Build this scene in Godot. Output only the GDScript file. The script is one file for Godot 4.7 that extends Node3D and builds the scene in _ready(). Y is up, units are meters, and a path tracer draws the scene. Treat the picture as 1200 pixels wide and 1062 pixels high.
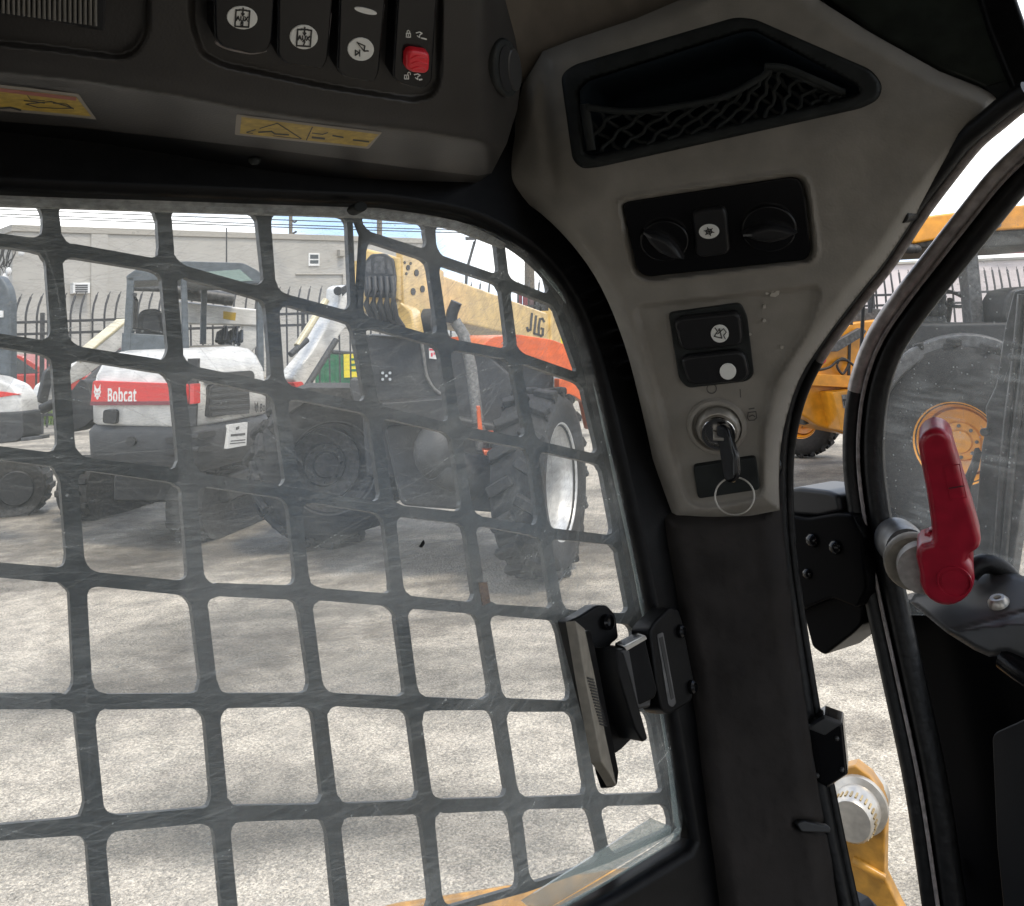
extends Node3D

# ---------- camera numbers of the photograph (pixels of the 1200 x 1062 picture) ----------
const LENS := 1200.0
const MIDX := 600.0
const MIDY := 262.0
const SUNK := Color(0, 0, 0)
var eye := Vector3(0, 1.7, 0)
var look := Basis()
var M := {}
var rng := RandomNumberGenerator.new()
var used := {}


# ---------- mesh collector ----------
class MB:
	var v := PackedVector3Array()
	var n := PackedVector3Array()
	var uv := PackedVector2Array()

	func t(a: Vector3, b: Vector3, c: Vector3, na: Vector3, nb: Vector3, nc: Vector3, ua := Vector2(), ub := Vector2(), uc := Vector2()) -> void:
		if (b - a).cross(c - a).dot(na + nb + nc) > 0.0:
			v.append(a); v.append(c); v.append(b)
			n.append(na); n.append(nc); n.append(nb)
			uv.append(ua); uv.append(uc); uv.append(ub)
		else:
			v.append(a); v.append(b); v.append(c)
			n.append(na); n.append(nb); n.append(nc)
			uv.append(ua); uv.append(ub); uv.append(uc)

	func q(a: Vector3, b: Vector3, c: Vector3, d: Vector3, na: Vector3, nb: Vector3, nc: Vector3, nd: Vector3) -> void:
		t(a, b, c, na, nb, nc)
		t(a, c, d, na, nc, nd)

	func f(a: Vector3, b: Vector3, c: Vector3, d: Vector3, m: Vector3) -> void:
		q(a, b, c, d, m, m, m, m)

	# a box with rounded-looking edges; half sizes h along the axes of b
	func box(c: Vector3, h: Vector3, b := Basis(), e := 0.004) -> void:
		e = minf(e, minf(h.x, minf(h.y, h.z)) * 0.6)
		var ax := [b.x.normalized(), b.y.normalized(), b.z.normalized()]
		for i in 3:
			var j := (i + 1) % 3
			var k := (i + 2) % 3
			for s in [-1.0, 1.0]:
				var o: Vector3 = c + ax[i] * h[i] * s
				var p: Vector3 = ax[j] * (h[j] - e)
				var r: Vector3 = ax[k] * (h[k] - e)
				f(o - p - r, o + p - r, o + p + r, o - p + r, ax[i] * s)
				for w in [-1.0, 1.0]:   # edge between face i (sign s) and face j (sign w), along k
					var A: Vector3 = c + ax[i] * h[i] * s + ax[j] * (h[j] - e) * w
					var B: Vector3 = c + ax[i] * (h[i] - e) * s + ax[j] * h[j] * w
					q(A - r, A + r, B + r, B - r, ax[i] * s, ax[i] * s, ax[j] * w, ax[j] * w)
		for s in [-1.0, 1.0]:
			for w in [-1.0, 1.0]:
				for z in [-1.0, 1.0]:
					var A: Vector3 = c + ax[0] * h.x * s + ax[1] * (h.y - e) * w + ax[2] * (h.z - e) * z
					var B: Vector3 = c + ax[0] * (h.x - e) * s + ax[1] * h.y * w + ax[2] * (h.z - e) * z
					var C: Vector3 = c + ax[0] * (h.x - e) * s + ax[1] * (h.y - e) * w + ax[2] * h.z * z
					t(A, B, C, ax[0] * s, ax[1] * w, ax[2] * z)

	func beam(a: Vector3, b: Vector3, w: float, hgt: float, up := Vector3.UP, e := 0.004) -> void:
		var z := (b - a).normalized()
		var x := up.cross(z).normalized()
		box((a + b) * 0.5, Vector3(w * 0.5, hgt * 0.5, a.distance_to(b) * 0.5), Basis(x, z.cross(x), z), e)

	# profile: Vector2(radius, height along axis)
	func lathe(o: Vector3, axis: Vector3, pr: Array, seg := 24, round_limit := 0.75) -> void:
		var y := axis.normalized()
		var x := (Vector3.RIGHT if absf(y.x) < 0.8 else Vector3.UP).cross(y).normalized()
		var z := x.cross(y)
		var en := []
		for i in pr.size() - 1:
			var d: Vector2 = pr[i + 1] - pr[i]
			en.append(Vector2(d.y, -d.x).normalized())
		var flip := 1.0
		var area := 0.0
		for i in pr.size() - 1:
			area += (pr[i].x + pr[i + 1].x) * (pr[i + 1].y - pr[i].y)
		if area < 0.0:
			flip = -1.0
		for i in pr.size() - 1:
			var n0: Vector2 = en[i]
			var n1: Vector2 = en[i]
			if i > 0 and en[i - 1].dot(en[i]) > round_limit:
				n0 = (en[i - 1] + en[i]).normalized()
			if i < pr.size() - 2 and en[i + 1].dot(en[i]) > round_limit:
				n1 = (en[i + 1] + en[i]).normalized()
			for s in seg:
				var a0 := TAU * s / seg
				var a1 := TAU * (s + 1) / seg
				var r0 := x * cos(a0) + z * sin(a0)
				var r1 := x * cos(a1) + z * sin(a1)
				q(o + r0 * pr[i].x + y * pr[i].y, o + r1 * pr[i].x + y * pr[i].y, o + r1 * pr[i + 1].x + y * pr[i + 1].y, o + r0 * pr[i + 1].x + y * pr[i + 1].y,
					(r0 * n0.x + y * n0.y) * flip, (r1 * n0.x + y * n0.y) * flip, (r1 * n1.x + y * n1.y) * flip, (r0 * n1.x + y * n1.y) * flip)

	func cyl(a: Vector3, b: Vector3, r: float, r2 := -1.0, seg := 16) -> void:
		if r2 < 0.0:
			r2 = r
		var l := a.distance_to(b)
		var e := minf(minf(r, r2) * 0.15, l * 0.3)
		lathe(a, b - a, [Vector2(0, 0), Vector2(r - e, 0), Vector2(r, e), Vector2(r2, l - e), Vector2(r2 - e, l), Vector2(0, l)], seg)

	func tube(p: Array, r: float, seg := 8, squash := 1.0, up := Vector3.UP) -> void:
		var rings := []
		for i in p.size():
			var d: Vector3 = (p[mini(i + 1, p.size() - 1)] - p[maxi(i - 1, 0)]).normalized()
			var x := up.cross(d)
			if x.length() < 0.05:
				x = Vector3.RIGHT.cross(d)
			x = x.normalized()
			var y := d.cross(x)
			var ring := []
			for s in seg:
				var a := TAU * s / seg
				ring.append([p[i] + x * cos(a) * r + y * sin(a) * r * squash, (x * cos(a) * squash + y * sin(a)).normalized()])
			rings.append(ring)
		for i in p.size() - 1:
			for s in seg:
				var k := (s + 1) % seg
				q(rings[i][s][0], rings[i][k][0], rings[i + 1][k][0], rings[i + 1][s][0], rings[i][s][1], rings[i][k][1], rings[i + 1][k][1], rings[i + 1][s][1])
		for e in [0, p.size() - 1]:
			var m: Vector3 = (p[e] - p[1 if e == 0 else e - 1]).normalized()
			for s in seg:
				t(p[e], rings[e][s][0], rings[e][(s + 1) % seg][0], m, m, m)

	func ball(c: Vector3, r: Vector3, seg := 14, b := Basis()) -> void:
		for i in seg / 2:
			for j in seg:
				var P := []
				var N := []
				for k in [[0, 0], [0, 1], [1, 1], [1, 0]]:
					var a: float = PI * (i + k[0]) / (seg / 2) - PI / 2
					var o: float = TAU * (j + k[1]) / seg
					var d := Vector3(cos(a) * cos(o), sin(a), cos(a) * sin(o))
					P.append(c + b * (d * r))
					N.append((b * (d / r)).normalized())
				q(P[0], P[1], P[2], P[3], N[0], N[1], N[2], N[3])

	func mesh(off := Vector3.ZERO) -> ArrayMesh:
		var a := []
		a.resize(Mesh.ARRAY_MAX)
		var w := PackedVector3Array()
		w.resize(v.size())
		for i in v.size():
			w[i] = v[i] - off
		a[Mesh.ARRAY_VERTEX] = w
		a[Mesh.ARRAY_NORMAL] = n
		a[Mesh.ARRAY_TEX_UV] = uv
		var m := ArrayMesh.new()
		m.add_surface_from_arrays(Mesh.PRIMITIVE_TRIANGLES, a)
		return m


# ---------- a flat frame in the world: origin, right, up, towards the viewer ----------
class Fr:
	var o := Vector3()
	var u := Vector3.RIGHT
	var v := Vector3.UP
	var n := Vector3.BACK

	func w(p: Vector2, z := 0.0) -> Vector3:
		return o + u * p.x + v * p.y + n * z

	func moved(z: float) -> Fr:
		var f := Fr.new()
		f.o = o + n * z
		f.u = u
		f.v = v
		f.n = n
		return f


func ray(x: float, y: float) -> Vector3:
	return look * Vector3((x - MIDX) / LENS, -(y - MIDY) / LENS, -1.0)

func P(x: float, y: float, d: float) -> Vector3:
	return eye + ray(x, y) * d

func gp(x: float, y: float, h := 0.0) -> Vector3:   # the point of the ground seen there
	var r := ray(x, y)
	return eye + r * ((h - eye.y) / r.y)

func frn(o: Vector3, n: Vector3) -> Fr:
	var f := Fr.new()
	f.o = o
	f.n = n.normalized()
	f.u = (look.y.cross(f.n)).normalized()
	f.v = f.n.cross(f.u)
	return f

func fr3(a: Vector3, b: Vector3, c: Vector3) -> Fr:
	var n := (b - a).cross(c - a).normalized()
	if n.dot(eye - a) < 0.0:
		n = -n
	return frn(a, n)

func vf(o: Vector3, yaw: float) -> Fr:   # an upright frame, turned yaw degrees to the right of facing +z
	var f := Fr.new()
	var a := deg_to_rad(yaw)
	f.o = o
	f.n = Vector3(sin(a), 0, cos(a))
	f.u = Vector3(cos(a), 0, -sin(a))
	f.v = Vector3.UP
	return f

func fx(f: Fr, x: float, y: float) -> Vector2:
	var r := ray(x, y)
	var p := eye + r * ((f.o - eye).dot(f.n) / r.dot(f.n)) - f.o
	return Vector2(p.dot(f.u), p.dot(f.v))

func fdepth(f: Fr, x: float, y: float) -> float:
	return (f.o - eye).dot(f.n) / ray(x, y).dot(f.n)

func px(l: Array) -> PackedVector2Array:
	var r := PackedVector2Array()
	for i in l.size() / 2:
		r.append(Vector2(l[2 * i], l[2 * i + 1]))
	return r

func on(f: Fr, l: PackedVector2Array) -> PackedVector2Array:
	var r := PackedVector2Array()
	for p in l:
		r.append(fx(f, p.x, p.y))
	return r

func rc(l: PackedVector2Array, r: float, k := 4) -> PackedVector2Array:   # rounded corners
	var out := PackedVector2Array()
	for i in l.size():
		var a := l[(i - 1 + l.size()) % l.size()]
		var b := l[i]
		var c := l[(i + 1) % l.size()]
		var d := minf(r, minf(a.distance_to(b), b.distance_to(c)) * 0.49)
		var s := b + (a - b).normalized() * d
		var e := b + (c - b).normalized() * d
		for j in k + 1:
			var t := float(j) / k
			out.append(s.lerp(b, t).lerp(b.lerp(e, t), t))
	return out

func ell(x: float, y: float, rx: float, ry: float, turn := 0.0, k := 24) -> PackedVector2Array:
	var out := PackedVector2Array()
	for i in k:
		var a := TAU * i / k
		out.append(Vector2(x, y) + Vector2(cos(a) * rx, sin(a) * ry).rotated(deg_to_rad(turn)))
	return out

func curve(l: PackedVector2Array, k := 6) -> PackedVector2Array:   # open smooth line through the points
	var out := PackedVector2Array()
	for i in l.size() - 1:
		for j in k:
			out.append(l[i].cubic_interpolate(l[i + 1], l[maxi(i - 1, 0)], l[mini(i + 2, l.size() - 1)], float(j) / k))
	out.append(l[-1])
	return out

func area2(p: PackedVector2Array) -> float:
	var a := 0.0
	for i in p.size():
		a += p[i].cross(p[(i + 1) % p.size()])
	return a

# A flat shape in frame f, front at zf and back at zb, with a rounded front edge.
func ext(mb: MB, f: Fr, shape: PackedVector2Array, zf: float, zb: float, e := 0.0) -> void:
	var p := PackedVector2Array()
	for q in shape:
		if p.is_empty() or q.distance_to(p[-1]) > 1e-6:
			p.append(q)
	if p.size() > 2 and p[0].distance_to(p[-1]) < 1e-6:
		p.remove_at(p.size() - 1)
	if area2(p) < 0.0:
		p.reverse()
	var c := p.size()
	var en := []
	for i in c:
		var d := (p[(i + 1) % c] - p[i]).normalized()
		en.append(Vector2(d.y, -d.x))
	var inner := PackedVector2Array()
	var idx := PackedInt32Array()
	for tries in 6:
		inner.clear()
		for i in c:
			var m: Vector2 = en[i] + en[(i - 1 + c) % c]
			var s: float = 2.0 / maxf(m.length_squared(), 0.8)
			inner.append(p[i] - m * s * e)
		idx = Geometry2D.triangulate_polygon(inner)
		if idx.size():
			break
		e *= 0.5 if tries < 4 else 0.0
	for i in idx.size() / 3:
		mb.t(f.w(inner[idx[3 * i]], zf), f.w(inner[idx[3 * i + 1]], zf), f.w(inner[idx[3 * i + 2]], zf), f.n, f.n, f.n)
	idx = Geometry2D.triangulate_polygon(p)
	if idx.is_empty():
		print("open shape: ", p)
	for i in idx.size() / 3:
		mb.t(f.w(p[idx[3 * i]], zb), f.w(p[idx[3 * i + 1]], zb), f.w(p[idx[3 * i + 2]], zb), -f.n, -f.n, -f.n)
	for i in c:
		var k := (i + 1) % c
		var na: Vector2 = en[i]
		var nb: Vector2 = en[i]
		if en[(i - 1 + c) % c].dot(en[i]) > 0.7:
			na = (en[(i - 1 + c) % c] + en[i]).normalized()
		if en[k].dot(en[i]) > 0.7:
			nb = (en[k] + en[i]).normalized()
		var wa := f.u * na.x + f.v * na.y
		var wb := f.u * nb.x + f.v * nb.y
		mb.q(f.w(p[i], zf - e), f.w(p[k], zf - e), f.w(p[k], zb), f.w(p[i], zb), wa, wb, wb, wa)
		if e > 0.0:
			var ha := (wa + f.n).normalized()
			var hb := (wb + f.n).normalized()
			var pa := p[i].lerp(inner[i], 0.3)
			var pb := p[k].lerp(inner[k], 0.3)
			mb.q(f.w(p[i], zf - e), f.w(p[k], zf - e), f.w(pb, zf - e * 0.3), f.w(pa, zf - e * 0.3), wa, wb, hb, ha)
			mb.q(f.w(pa, zf - e * 0.3), f.w(pb, zf - e * 0.3), f.w(inner[k], zf), f.w(inner[i], zf), ha, hb, f.n, f.n)

func slab(mb: MB, f: Fr, l: Array, zf: float, zb: float, e := 0.0, r := 0.0) -> void:   # l: pixels traced on the frame's plane
	var s := px(l)
	if r > 0.0:
		s = rc(s, r)
	ext(mb, f, on(f, s), zf, zb, e)

func sheet(mb: MB, f: Fr, s: PackedVector2Array, zf: float, zb: float, e := 0.0) -> void:
	ext(mb, f, on(f, s), zf, zb, e)

func stroke(mb: MB, f: Fr, l: Array, width: float, z: float) -> void:   # a printed line, width in pixels
	var s := px(l)
	for i in s.size() - 1:
		var d := (s[i + 1] - s[i]).normalized()
		var m := Vector2(d.y, -d.x) * width * 0.5
		var a := s[i] - d * width * 0.3
		var b := s[i + 1] + d * width * 0.3
		sheet(mb, f, PackedVector2Array([a + m, b + m, b - m, a - m]), z, z - 0.0004)

# signed distance to a polygon, positive inside
func sd(p: Vector2, s: PackedVector2Array) -> float:
	var d := 1e9
	var c := s.size()
	var j := c - 1
	var inside := false
	for i in c:
		var a := s[i]
		var b := s[j]
		var e := b - a
		var w := p - a
		d = minf(d, (w - e * clampf(w.dot(e) / maxf(e.dot(e), 1e-9), 0.0, 1.0)).length_squared())
		if (a.y > p.y) != (b.y > p.y) and p.x < (b.x - a.x) * (p.y - a.y) / (b.y - a.y) + a.x:
			inside = not inside
		j = i
	return sqrt(d) if inside else -sqrt(d)

# A moulded surface: the outline is traced in pixels, pos(x, y) gives the world point of each, step is the fineness.
func relief(mb: MB, outline: PackedVector2Array, pos: Callable, step: float, skirt: float, hole := PackedVector2Array()) -> void:
	var lo := outline[0]
	var hi := outline[0]
	for p in outline:
		lo = lo.min(p)
		hi = hi.max(p)
	var cols := int(ceil((hi.x - lo.x) / step))
	var rows := int(ceil((hi.y - lo.y) / step))
	var near := step * 1.5
	var cache := {}
	var vert := func(p: Vector2) -> Array:
		var key := Vector2i(roundi(p.x * 16.0), roundi(p.y * 16.0))
		if cache.has(key):
			return cache[key]
		var w: Vector3 = pos.call(p.x, p.y)
		var wx: Vector3 = pos.call(p.x + 0.8, p.y)
		var wy: Vector3 = pos.call(p.x, p.y + 0.8)
		var m := (wy - w).cross(wx - w).normalized()
		if m.dot(eye - w) < 0.0:
			m = -m
		cache[key] = [w, m]
		return cache[key]
	for r in rows:
		for c in cols:
			var a := lo + Vector2(c, r) * step
			var quad := PackedVector2Array([a, a + Vector2(step, 0), a + Vector2(step, step), a + Vector2(0, step)])
			var mid := a + Vector2(step, step) * 0.5
			var d := sd(mid, outline)
			if hole.size():
				d = minf(d, -sd(mid, hole))
			if d < -near:
				continue
			var pieces := [quad]
			if d < near:
				pieces = Geometry2D.intersect_polygons(quad, outline)
				if hole.size():
					var kept := []
					for s in pieces:
						kept.append_array(Geometry2D.clip_polygons(s, hole))
					pieces = kept
			for s in pieces:
				if s.size() < 3:
					continue
				var idx := PackedInt32Array([0, 1, 2, 0, 2, 3]) if d >= near else Geometry2D.triangulate_polygon(s)
				for i in idx.size() / 3:
					var A: Array = vert.call(s[idx[3 * i]])
					var B: Array = vert.call(s[idx[3 * i + 1]])
					var C: Array = vert.call(s[idx[3 * i + 2]])
					mb.t(A[0], B[0], C[0], A[1], B[1], C[1])
	if skirt > 0.0:
		for ring in [outline, hole]:
			for i in ring.size():
				var A: Array = vert.call(ring[i])
				var B: Array = vert.call(ring[(i + 1) % ring.size()])
				var back: Vector3 = (A[0] - eye).normalized() * skirt
				var m: Vector3 = back.cross(B[0] - A[0]).normalized()
				mb.q(A[0], B[0], B[0] + back, A[0] + back, m, m, m, m)

func edge_round(d: float, r: float) -> float:   # 0 inside, up to 1 at the edge of a rounded border r wide
	if d >= r:
		return 0.0
	var t := 1.0 - maxf(d, 0.0) / r
	return t * t

# a printed line that follows a moulded surface
func stroke_on(mb: MB, pos: Callable, l: Array, width: float, off: float) -> void:
	var s := px(l)
	for i in s.size() - 1:
		var d := (s[i + 1] - s[i]).normalized()
		var m := Vector2(d.y, -d.x) * width * 0.5
		var a := s[i] - d * width * 0.3
		var b := s[i + 1] + d * width * 0.3
		var q := []
		for p in [a + m, b + m, b - m, a - m]:
			q.append((pos.call(p.x, p.y) as Vector3) - ray(p.x, p.y) * off)
		var n: Vector3 = (q[1] - q[0]).cross(q[3] - q[0]).normalized()
		if n.dot(eye - q[0]) < 0:
			n = -n
		mb.f(q[0], q[1], q[2], q[3], n)

# ---------- things and parts ----------
func numbered(called: String) -> String:
	if not used.has(called):
		used[called] = 0
		return called
	used[called] += 1
	return "%s_%03d" % [called, used[called]]

func thing(called: String, label: String, category: String, at := Vector3.ZERO, group := "") -> Node3D:
	var o := Node3D.new()
	o.name = numbered(called)
	add_child(o, true)
	o.position = at
	o.set_meta("label", label)
	o.set_meta("category", category)
	if group:
		o.set_meta("group", group)
	return o

func part(parent: Node3D, called: String, mb: MB, m: Material, label := "") -> MeshInstance3D:
	var o := MeshInstance3D.new()
	o.name = called
	var count := 0
	while parent.has_node(NodePath(o.name)):
		count += 1
		o.name = "%s_%03d" % [called, count]
	var off := Vector3.ZERO
	var up: Node = parent
	while up is Node3D and up != self:
		off += up.position
		up = up.get_parent()
	o.mesh = mb.mesh(off)
	o.material_override = m
	parent.add_child(o, true)
	if label:
		o.set_meta("label", label)
	return o

func structure(called: String, mb: MB, m: Material, label: String) -> MeshInstance3D:
	var o := MeshInstance3D.new()
	o.name = numbered(called)
	o.mesh = mb.mesh()
	o.material_override = m
	add_child(o, true)
	o.set_meta("kind", "structure")
	o.set_meta("label", label)
	return o

func writing(parent: Node3D, called: String, words: String, f: Fr, at: Vector2, high: float, z: float, m: Material, wide := 1.0, bold := true, font := "Droid Sans") -> MeshInstance3D:
	var tm := TextMesh.new()
	var sf := SystemFont.new()
	sf.font_names = PackedStringArray([font])
	sf.font_weight = 700 if bold else 400
	tm.font = sf
	tm.text = words
	tm.font_size = 64
	tm.pixel_size = high / 46.0
	tm.depth = 0.0012 if high > 0.05 else 0.0002
	tm.curve_step = 2.0
	var o := MeshInstance3D.new()
	o.name = called
	o.mesh = tm
	o.material_override = m
	var off := Vector3.ZERO
	var up: Node = parent
	while up is Node3D and up != self:
		off += up.position
		up = up.get_parent()
	parent.add_child(o, true)
	o.transform = Transform3D(Basis(f.u * wide, f.v, f.n), f.w(at, z) - off)
	return o

# ---------- materials ----------
func noise_tex(freq: float, oct: int, lo: float, hi: float, seed_ := 1, size := 512, kind := FastNoiseLite.TYPE_SIMPLEX_SMOOTH, as_normal := false) -> NoiseTexture2D:
	var nz := FastNoiseLite.new()
	nz.noise_type = kind
	nz.seed = seed_
	nz.frequency = freq
	nz.fractal_octaves = oct
	var t := NoiseTexture2D.new()
	t.width = size
	t.height = size
	t.seamless = true
	t.noise = nz
	if as_normal:
		t.as_normal_map = true
		t.bump_strength = hi
	else:
		var g := Gradient.new()
		g.set_color(0, Color(lo, lo, lo))
		g.set_color(1, Color(hi, hi, hi))
		t.color_ramp = g
	return t

# col: linear base colour; tex: brightness map laid over it; bump: relief
func mat(called: String, col: Color, rough := 0.6, metal := 0.0, tex: Texture2D = null, scale := 1.0, bump: Texture2D = null, depth := 0.1) -> StandardMaterial3D:
	var m := StandardMaterial3D.new()
	m.resource_name = called
	m.albedo_color = col.linear_to_srgb()
	m.roughness = rough
	m.metallic = metal
	if tex or bump:
		m.uv1_triplanar = true
		m.uv1_world_triplanar = true
		m.uv1_scale = Vector3.ONE * scale
	if tex:
		m.albedo_texture = tex
	if bump:
		m.heightmap_enabled = true
		m.heightmap_texture = bump
		m.heightmap_scale = depth
	M[called] = m
	return m

func coat(m: StandardMaterial3D, amount := 0.6, rough := 0.15) -> StandardMaterial3D:
	m.clearcoat_enabled = true
	m.clearcoat = amount
	m.clearcoat_roughness = rough
	return m

func sky_image() -> Image:
	var w := 1024
	var h := 512
	var im := Image.create(w, h, false, Image.FORMAT_RGBF)
	var nz := FastNoiseLite.new()
	nz.seed = 11
	nz.frequency = 1.5
	nz.fractal_octaves = 5
	var nz2 := FastNoiseLite.new()
	nz2.seed = 4
	nz2.frequency = 5.0
	nz2.fractal_octaves = 4
	for y in h:
		var el := PI * (0.5 - (y + 0.5) / h)
		for x in w:
			var az := TAU * (x + 0.5) / w
			var d := Vector3(cos(el) * cos(az), sin(el), cos(el) * sin(az))
			var p := Vector3(d.x, d.y * 2.2, d.z)
			var cov := smoothstep(-0.22, 0.06, nz.get_noise_3dv(p) + 0.03)
			var tone := 1.0 + 0.3 * nz2.get_noise_3dv(p) + 0.25 * nz.get_noise_3dv(p * 2.0)
			var up := clampf(d.y, 0.0, 1.0)
			var blue := Color(0.62, 0.86, 1.12).lerp(Color(0.2, 0.4, 0.85), sqrt(up))
			var cloud := Color(1.5, 1.5, 1.49) * tone
			var c := blue.lerp(cloud, cov)
			if d.y < 0.0:
				c = c.lerp(Color(0.42, 0.41, 0.38), smoothstep(0.0, -0.06, d.y))
			im.set_pixel(x, y, c)
	return im

# Worn limerock and asphalt: pale chips in a grey-beige binder.
func ground_image() -> Image:
	var s := 2048
	var fine := FastNoiseLite.new()
	fine.noise_type = FastNoiseLite.TYPE_CELLULAR
	fine.cellular_return_type = FastNoiseLite.RETURN_CELL_VALUE
	fine.frequency = 0.14
	fine.seed = 3
	var a := fine.get_seamless_image(s, s).get_data()
	fine.frequency = 0.33
	fine.seed = 9
	var b := fine.get_seamless_image(s, s).get_data()
	var big := FastNoiseLite.new()
	big.frequency = 0.005
	big.fractal_octaves = 5
	big.seed = 21
	var c := big.get_seamless_image(s, s).get_data()
	var data := PackedByteArray()
	data.resize(s * s * 3)
	for i in s * s:
		var k := (a[i] / 255.0 - 0.5) * 0.44 + (b[i] / 255.0 - 0.5) * 0.4 + (c[i] / 255.0 - 0.5) * 0.2
		var v := 0.715 + k
		if a[i] < 26:
			v -= 0.13
		if b[i] > 225:
			v += 0.1
		v = clampf(v, 0.12, 0.97)
		data[3 * i] = int(v * 255)
		data[3 * i + 1] = int(v * 0.97 * 255)
		data[3 * i + 2] = int(v * 0.91 * 255)
	return Image.create_from_data(s, s, false, Image.FORMAT_RGB8, data)

func stain_image() -> Image:
	var s := 512
	var big := FastNoiseLite.new()
	big.frequency = 0.011
	big.fractal_octaves = 5
	big.seed = 5
	var ci := big.get_seamless_image(s / 4, s)
	ci.resize(s, s, Image.INTERPOLATE_CUBIC)
	var c := ci.get_data()
	big.frequency = 0.004
	big.seed = 8
	var e := big.get_seamless_image(s, s).get_data()
	var data := PackedByteArray()
	data.resize(s * s * 4)
	for i in s * s:
		var v := 1.0 - 0.24 * smoothstep(0.45, 0.85, c[i] / 255.0) - 0.2 * smoothstep(0.5, 0.8, e[i] / 255.0)
		data[4 * i] = int(v * 255)
		data[4 * i + 1] = int(v * 0.985 * 255)
		data[4 * i + 2] = int(v * 0.965 * 255)
		data[4 * i + 3] = 255
	return Image.create_from_data(s, s, false, Image.FORMAT_RGBA8, data)

# Dust film and scratches on a pane: pale colour, alpha = how much of the pane they cover.
func dirt_image(s: int, seed_: int, base: float, cloudy: float, scratches: int, slant: float, spots: int) -> Image:
	var r := RandomNumberGenerator.new()
	r.seed = seed_
	var big := FastNoiseLite.new()
	big.frequency = 0.006
	big.fractal_octaves = 4
	big.seed = seed_
	var lowp := big.get_image(s, s).get_data()
	big.frequency = 0.05
	big.fractal_octaves = 3
	big.seed = seed_ + 5
	var small := big.get_image(s / 8, s)   # stretched into wiped streaks
	small.resize(s, s, Image.INTERPOLATE_CUBIC)
	var streak := small.get_data()
	var al := PackedFloat32Array()
	al.resize(s * s)
	for i in s * s:
		al[i] = base + cloudy * smoothstep(0.3, 0.75, lowp[i] / 255.0) * (0.15 + 1.5 * smoothstep(0.25, 0.8, streak[i] / 255.0))
	for k in scratches:
		var p := Vector2(r.randf() * s, r.randf() * s)
		var strong := smoothstep(0.3, 0.7, lowp[int(p.y) * s + int(p.x)] / 255.0)
		var dir := deg_to_rad(slant + r.randfn(0.0, 14.0) - (55.0 * smoothstep(0.5, 0.8, p.x / s) if slant < 20.0 else 0.0))
		if r.randf() < 0.12:
			dir = r.randf() * TAU
		var bend := r.randfn(0.0, 0.0016)
		var power := r.randf_range(0.02, 0.16) * (0.25 + strong)
		if r.randf() < 0.015:
			power += 0.25
		for j in int(r.randf_range(25, 260) * s / 1024.0):
			p += Vector2(cos(dir), sin(dir))
			dir += bend
			if p.x < 0 or p.y < 0 or p.x >= s or p.y >= s:
				break
			al[int(p.y) * s + int(p.x)] += power * (0.5 + 0.5 * r.randf())
	for k in spots:
		var p := Vector2(r.randf() * s, r.randf() * s)
		var rad := r.randf_range(0.6, 2.6)
		var power := r.randf_range(0.05, 0.4)
		for yy in range(int(p.y - rad), int(p.y + rad) + 1):
			for xx in range(int(p.x - rad), int(p.x + rad) + 1):
				if xx >= 0 and yy >= 0 and xx < s and yy < s and Vector2(xx, yy).distance_to(p) <= rad:
					al[yy * s + xx] += power
	var data := PackedByteArray()
	data.resize(s * s * 4)
	for i in s * s:
		data[4 * i] = 206
		data[4 * i + 1] = 208
		data[4 * i + 2] = 204
		data[4 * i + 3] = int(clampf(al[i], 0.0, 0.85) * 255)
	var im := Image.create_from_data(s, s, false, Image.FORMAT_RGBA8, data)
	im.resize(1024, 1024, Image.INTERPOLATE_LANCZOS)
	return im

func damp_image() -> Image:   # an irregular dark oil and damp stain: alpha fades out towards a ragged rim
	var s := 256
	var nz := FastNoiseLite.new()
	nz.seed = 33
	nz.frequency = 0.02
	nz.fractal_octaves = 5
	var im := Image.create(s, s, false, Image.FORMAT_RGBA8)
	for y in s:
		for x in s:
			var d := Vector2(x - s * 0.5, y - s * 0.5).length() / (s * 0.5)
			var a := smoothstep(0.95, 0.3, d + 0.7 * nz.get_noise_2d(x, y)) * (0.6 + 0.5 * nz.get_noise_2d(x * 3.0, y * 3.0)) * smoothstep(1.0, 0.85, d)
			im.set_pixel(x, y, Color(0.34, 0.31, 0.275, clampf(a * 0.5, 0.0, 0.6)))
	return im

func dirt_mat(called: String, im: Image) -> StandardMaterial3D:
	var m := StandardMaterial3D.new()
	m.resource_name = called
	m.albedo_texture = ImageTexture.create_from_image(im)
	m.transparency = BaseMaterial3D.TRANSPARENCY_ALPHA
	m.roughness = 0.9
	m.metallic_specular = 0.2
	m.backlight_enabled = true
	m.backlight = Color(1, 1, 1)
	m.cull_mode = BaseMaterial3D.CULL_DISABLED
	M[called] = m
	return m

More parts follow.
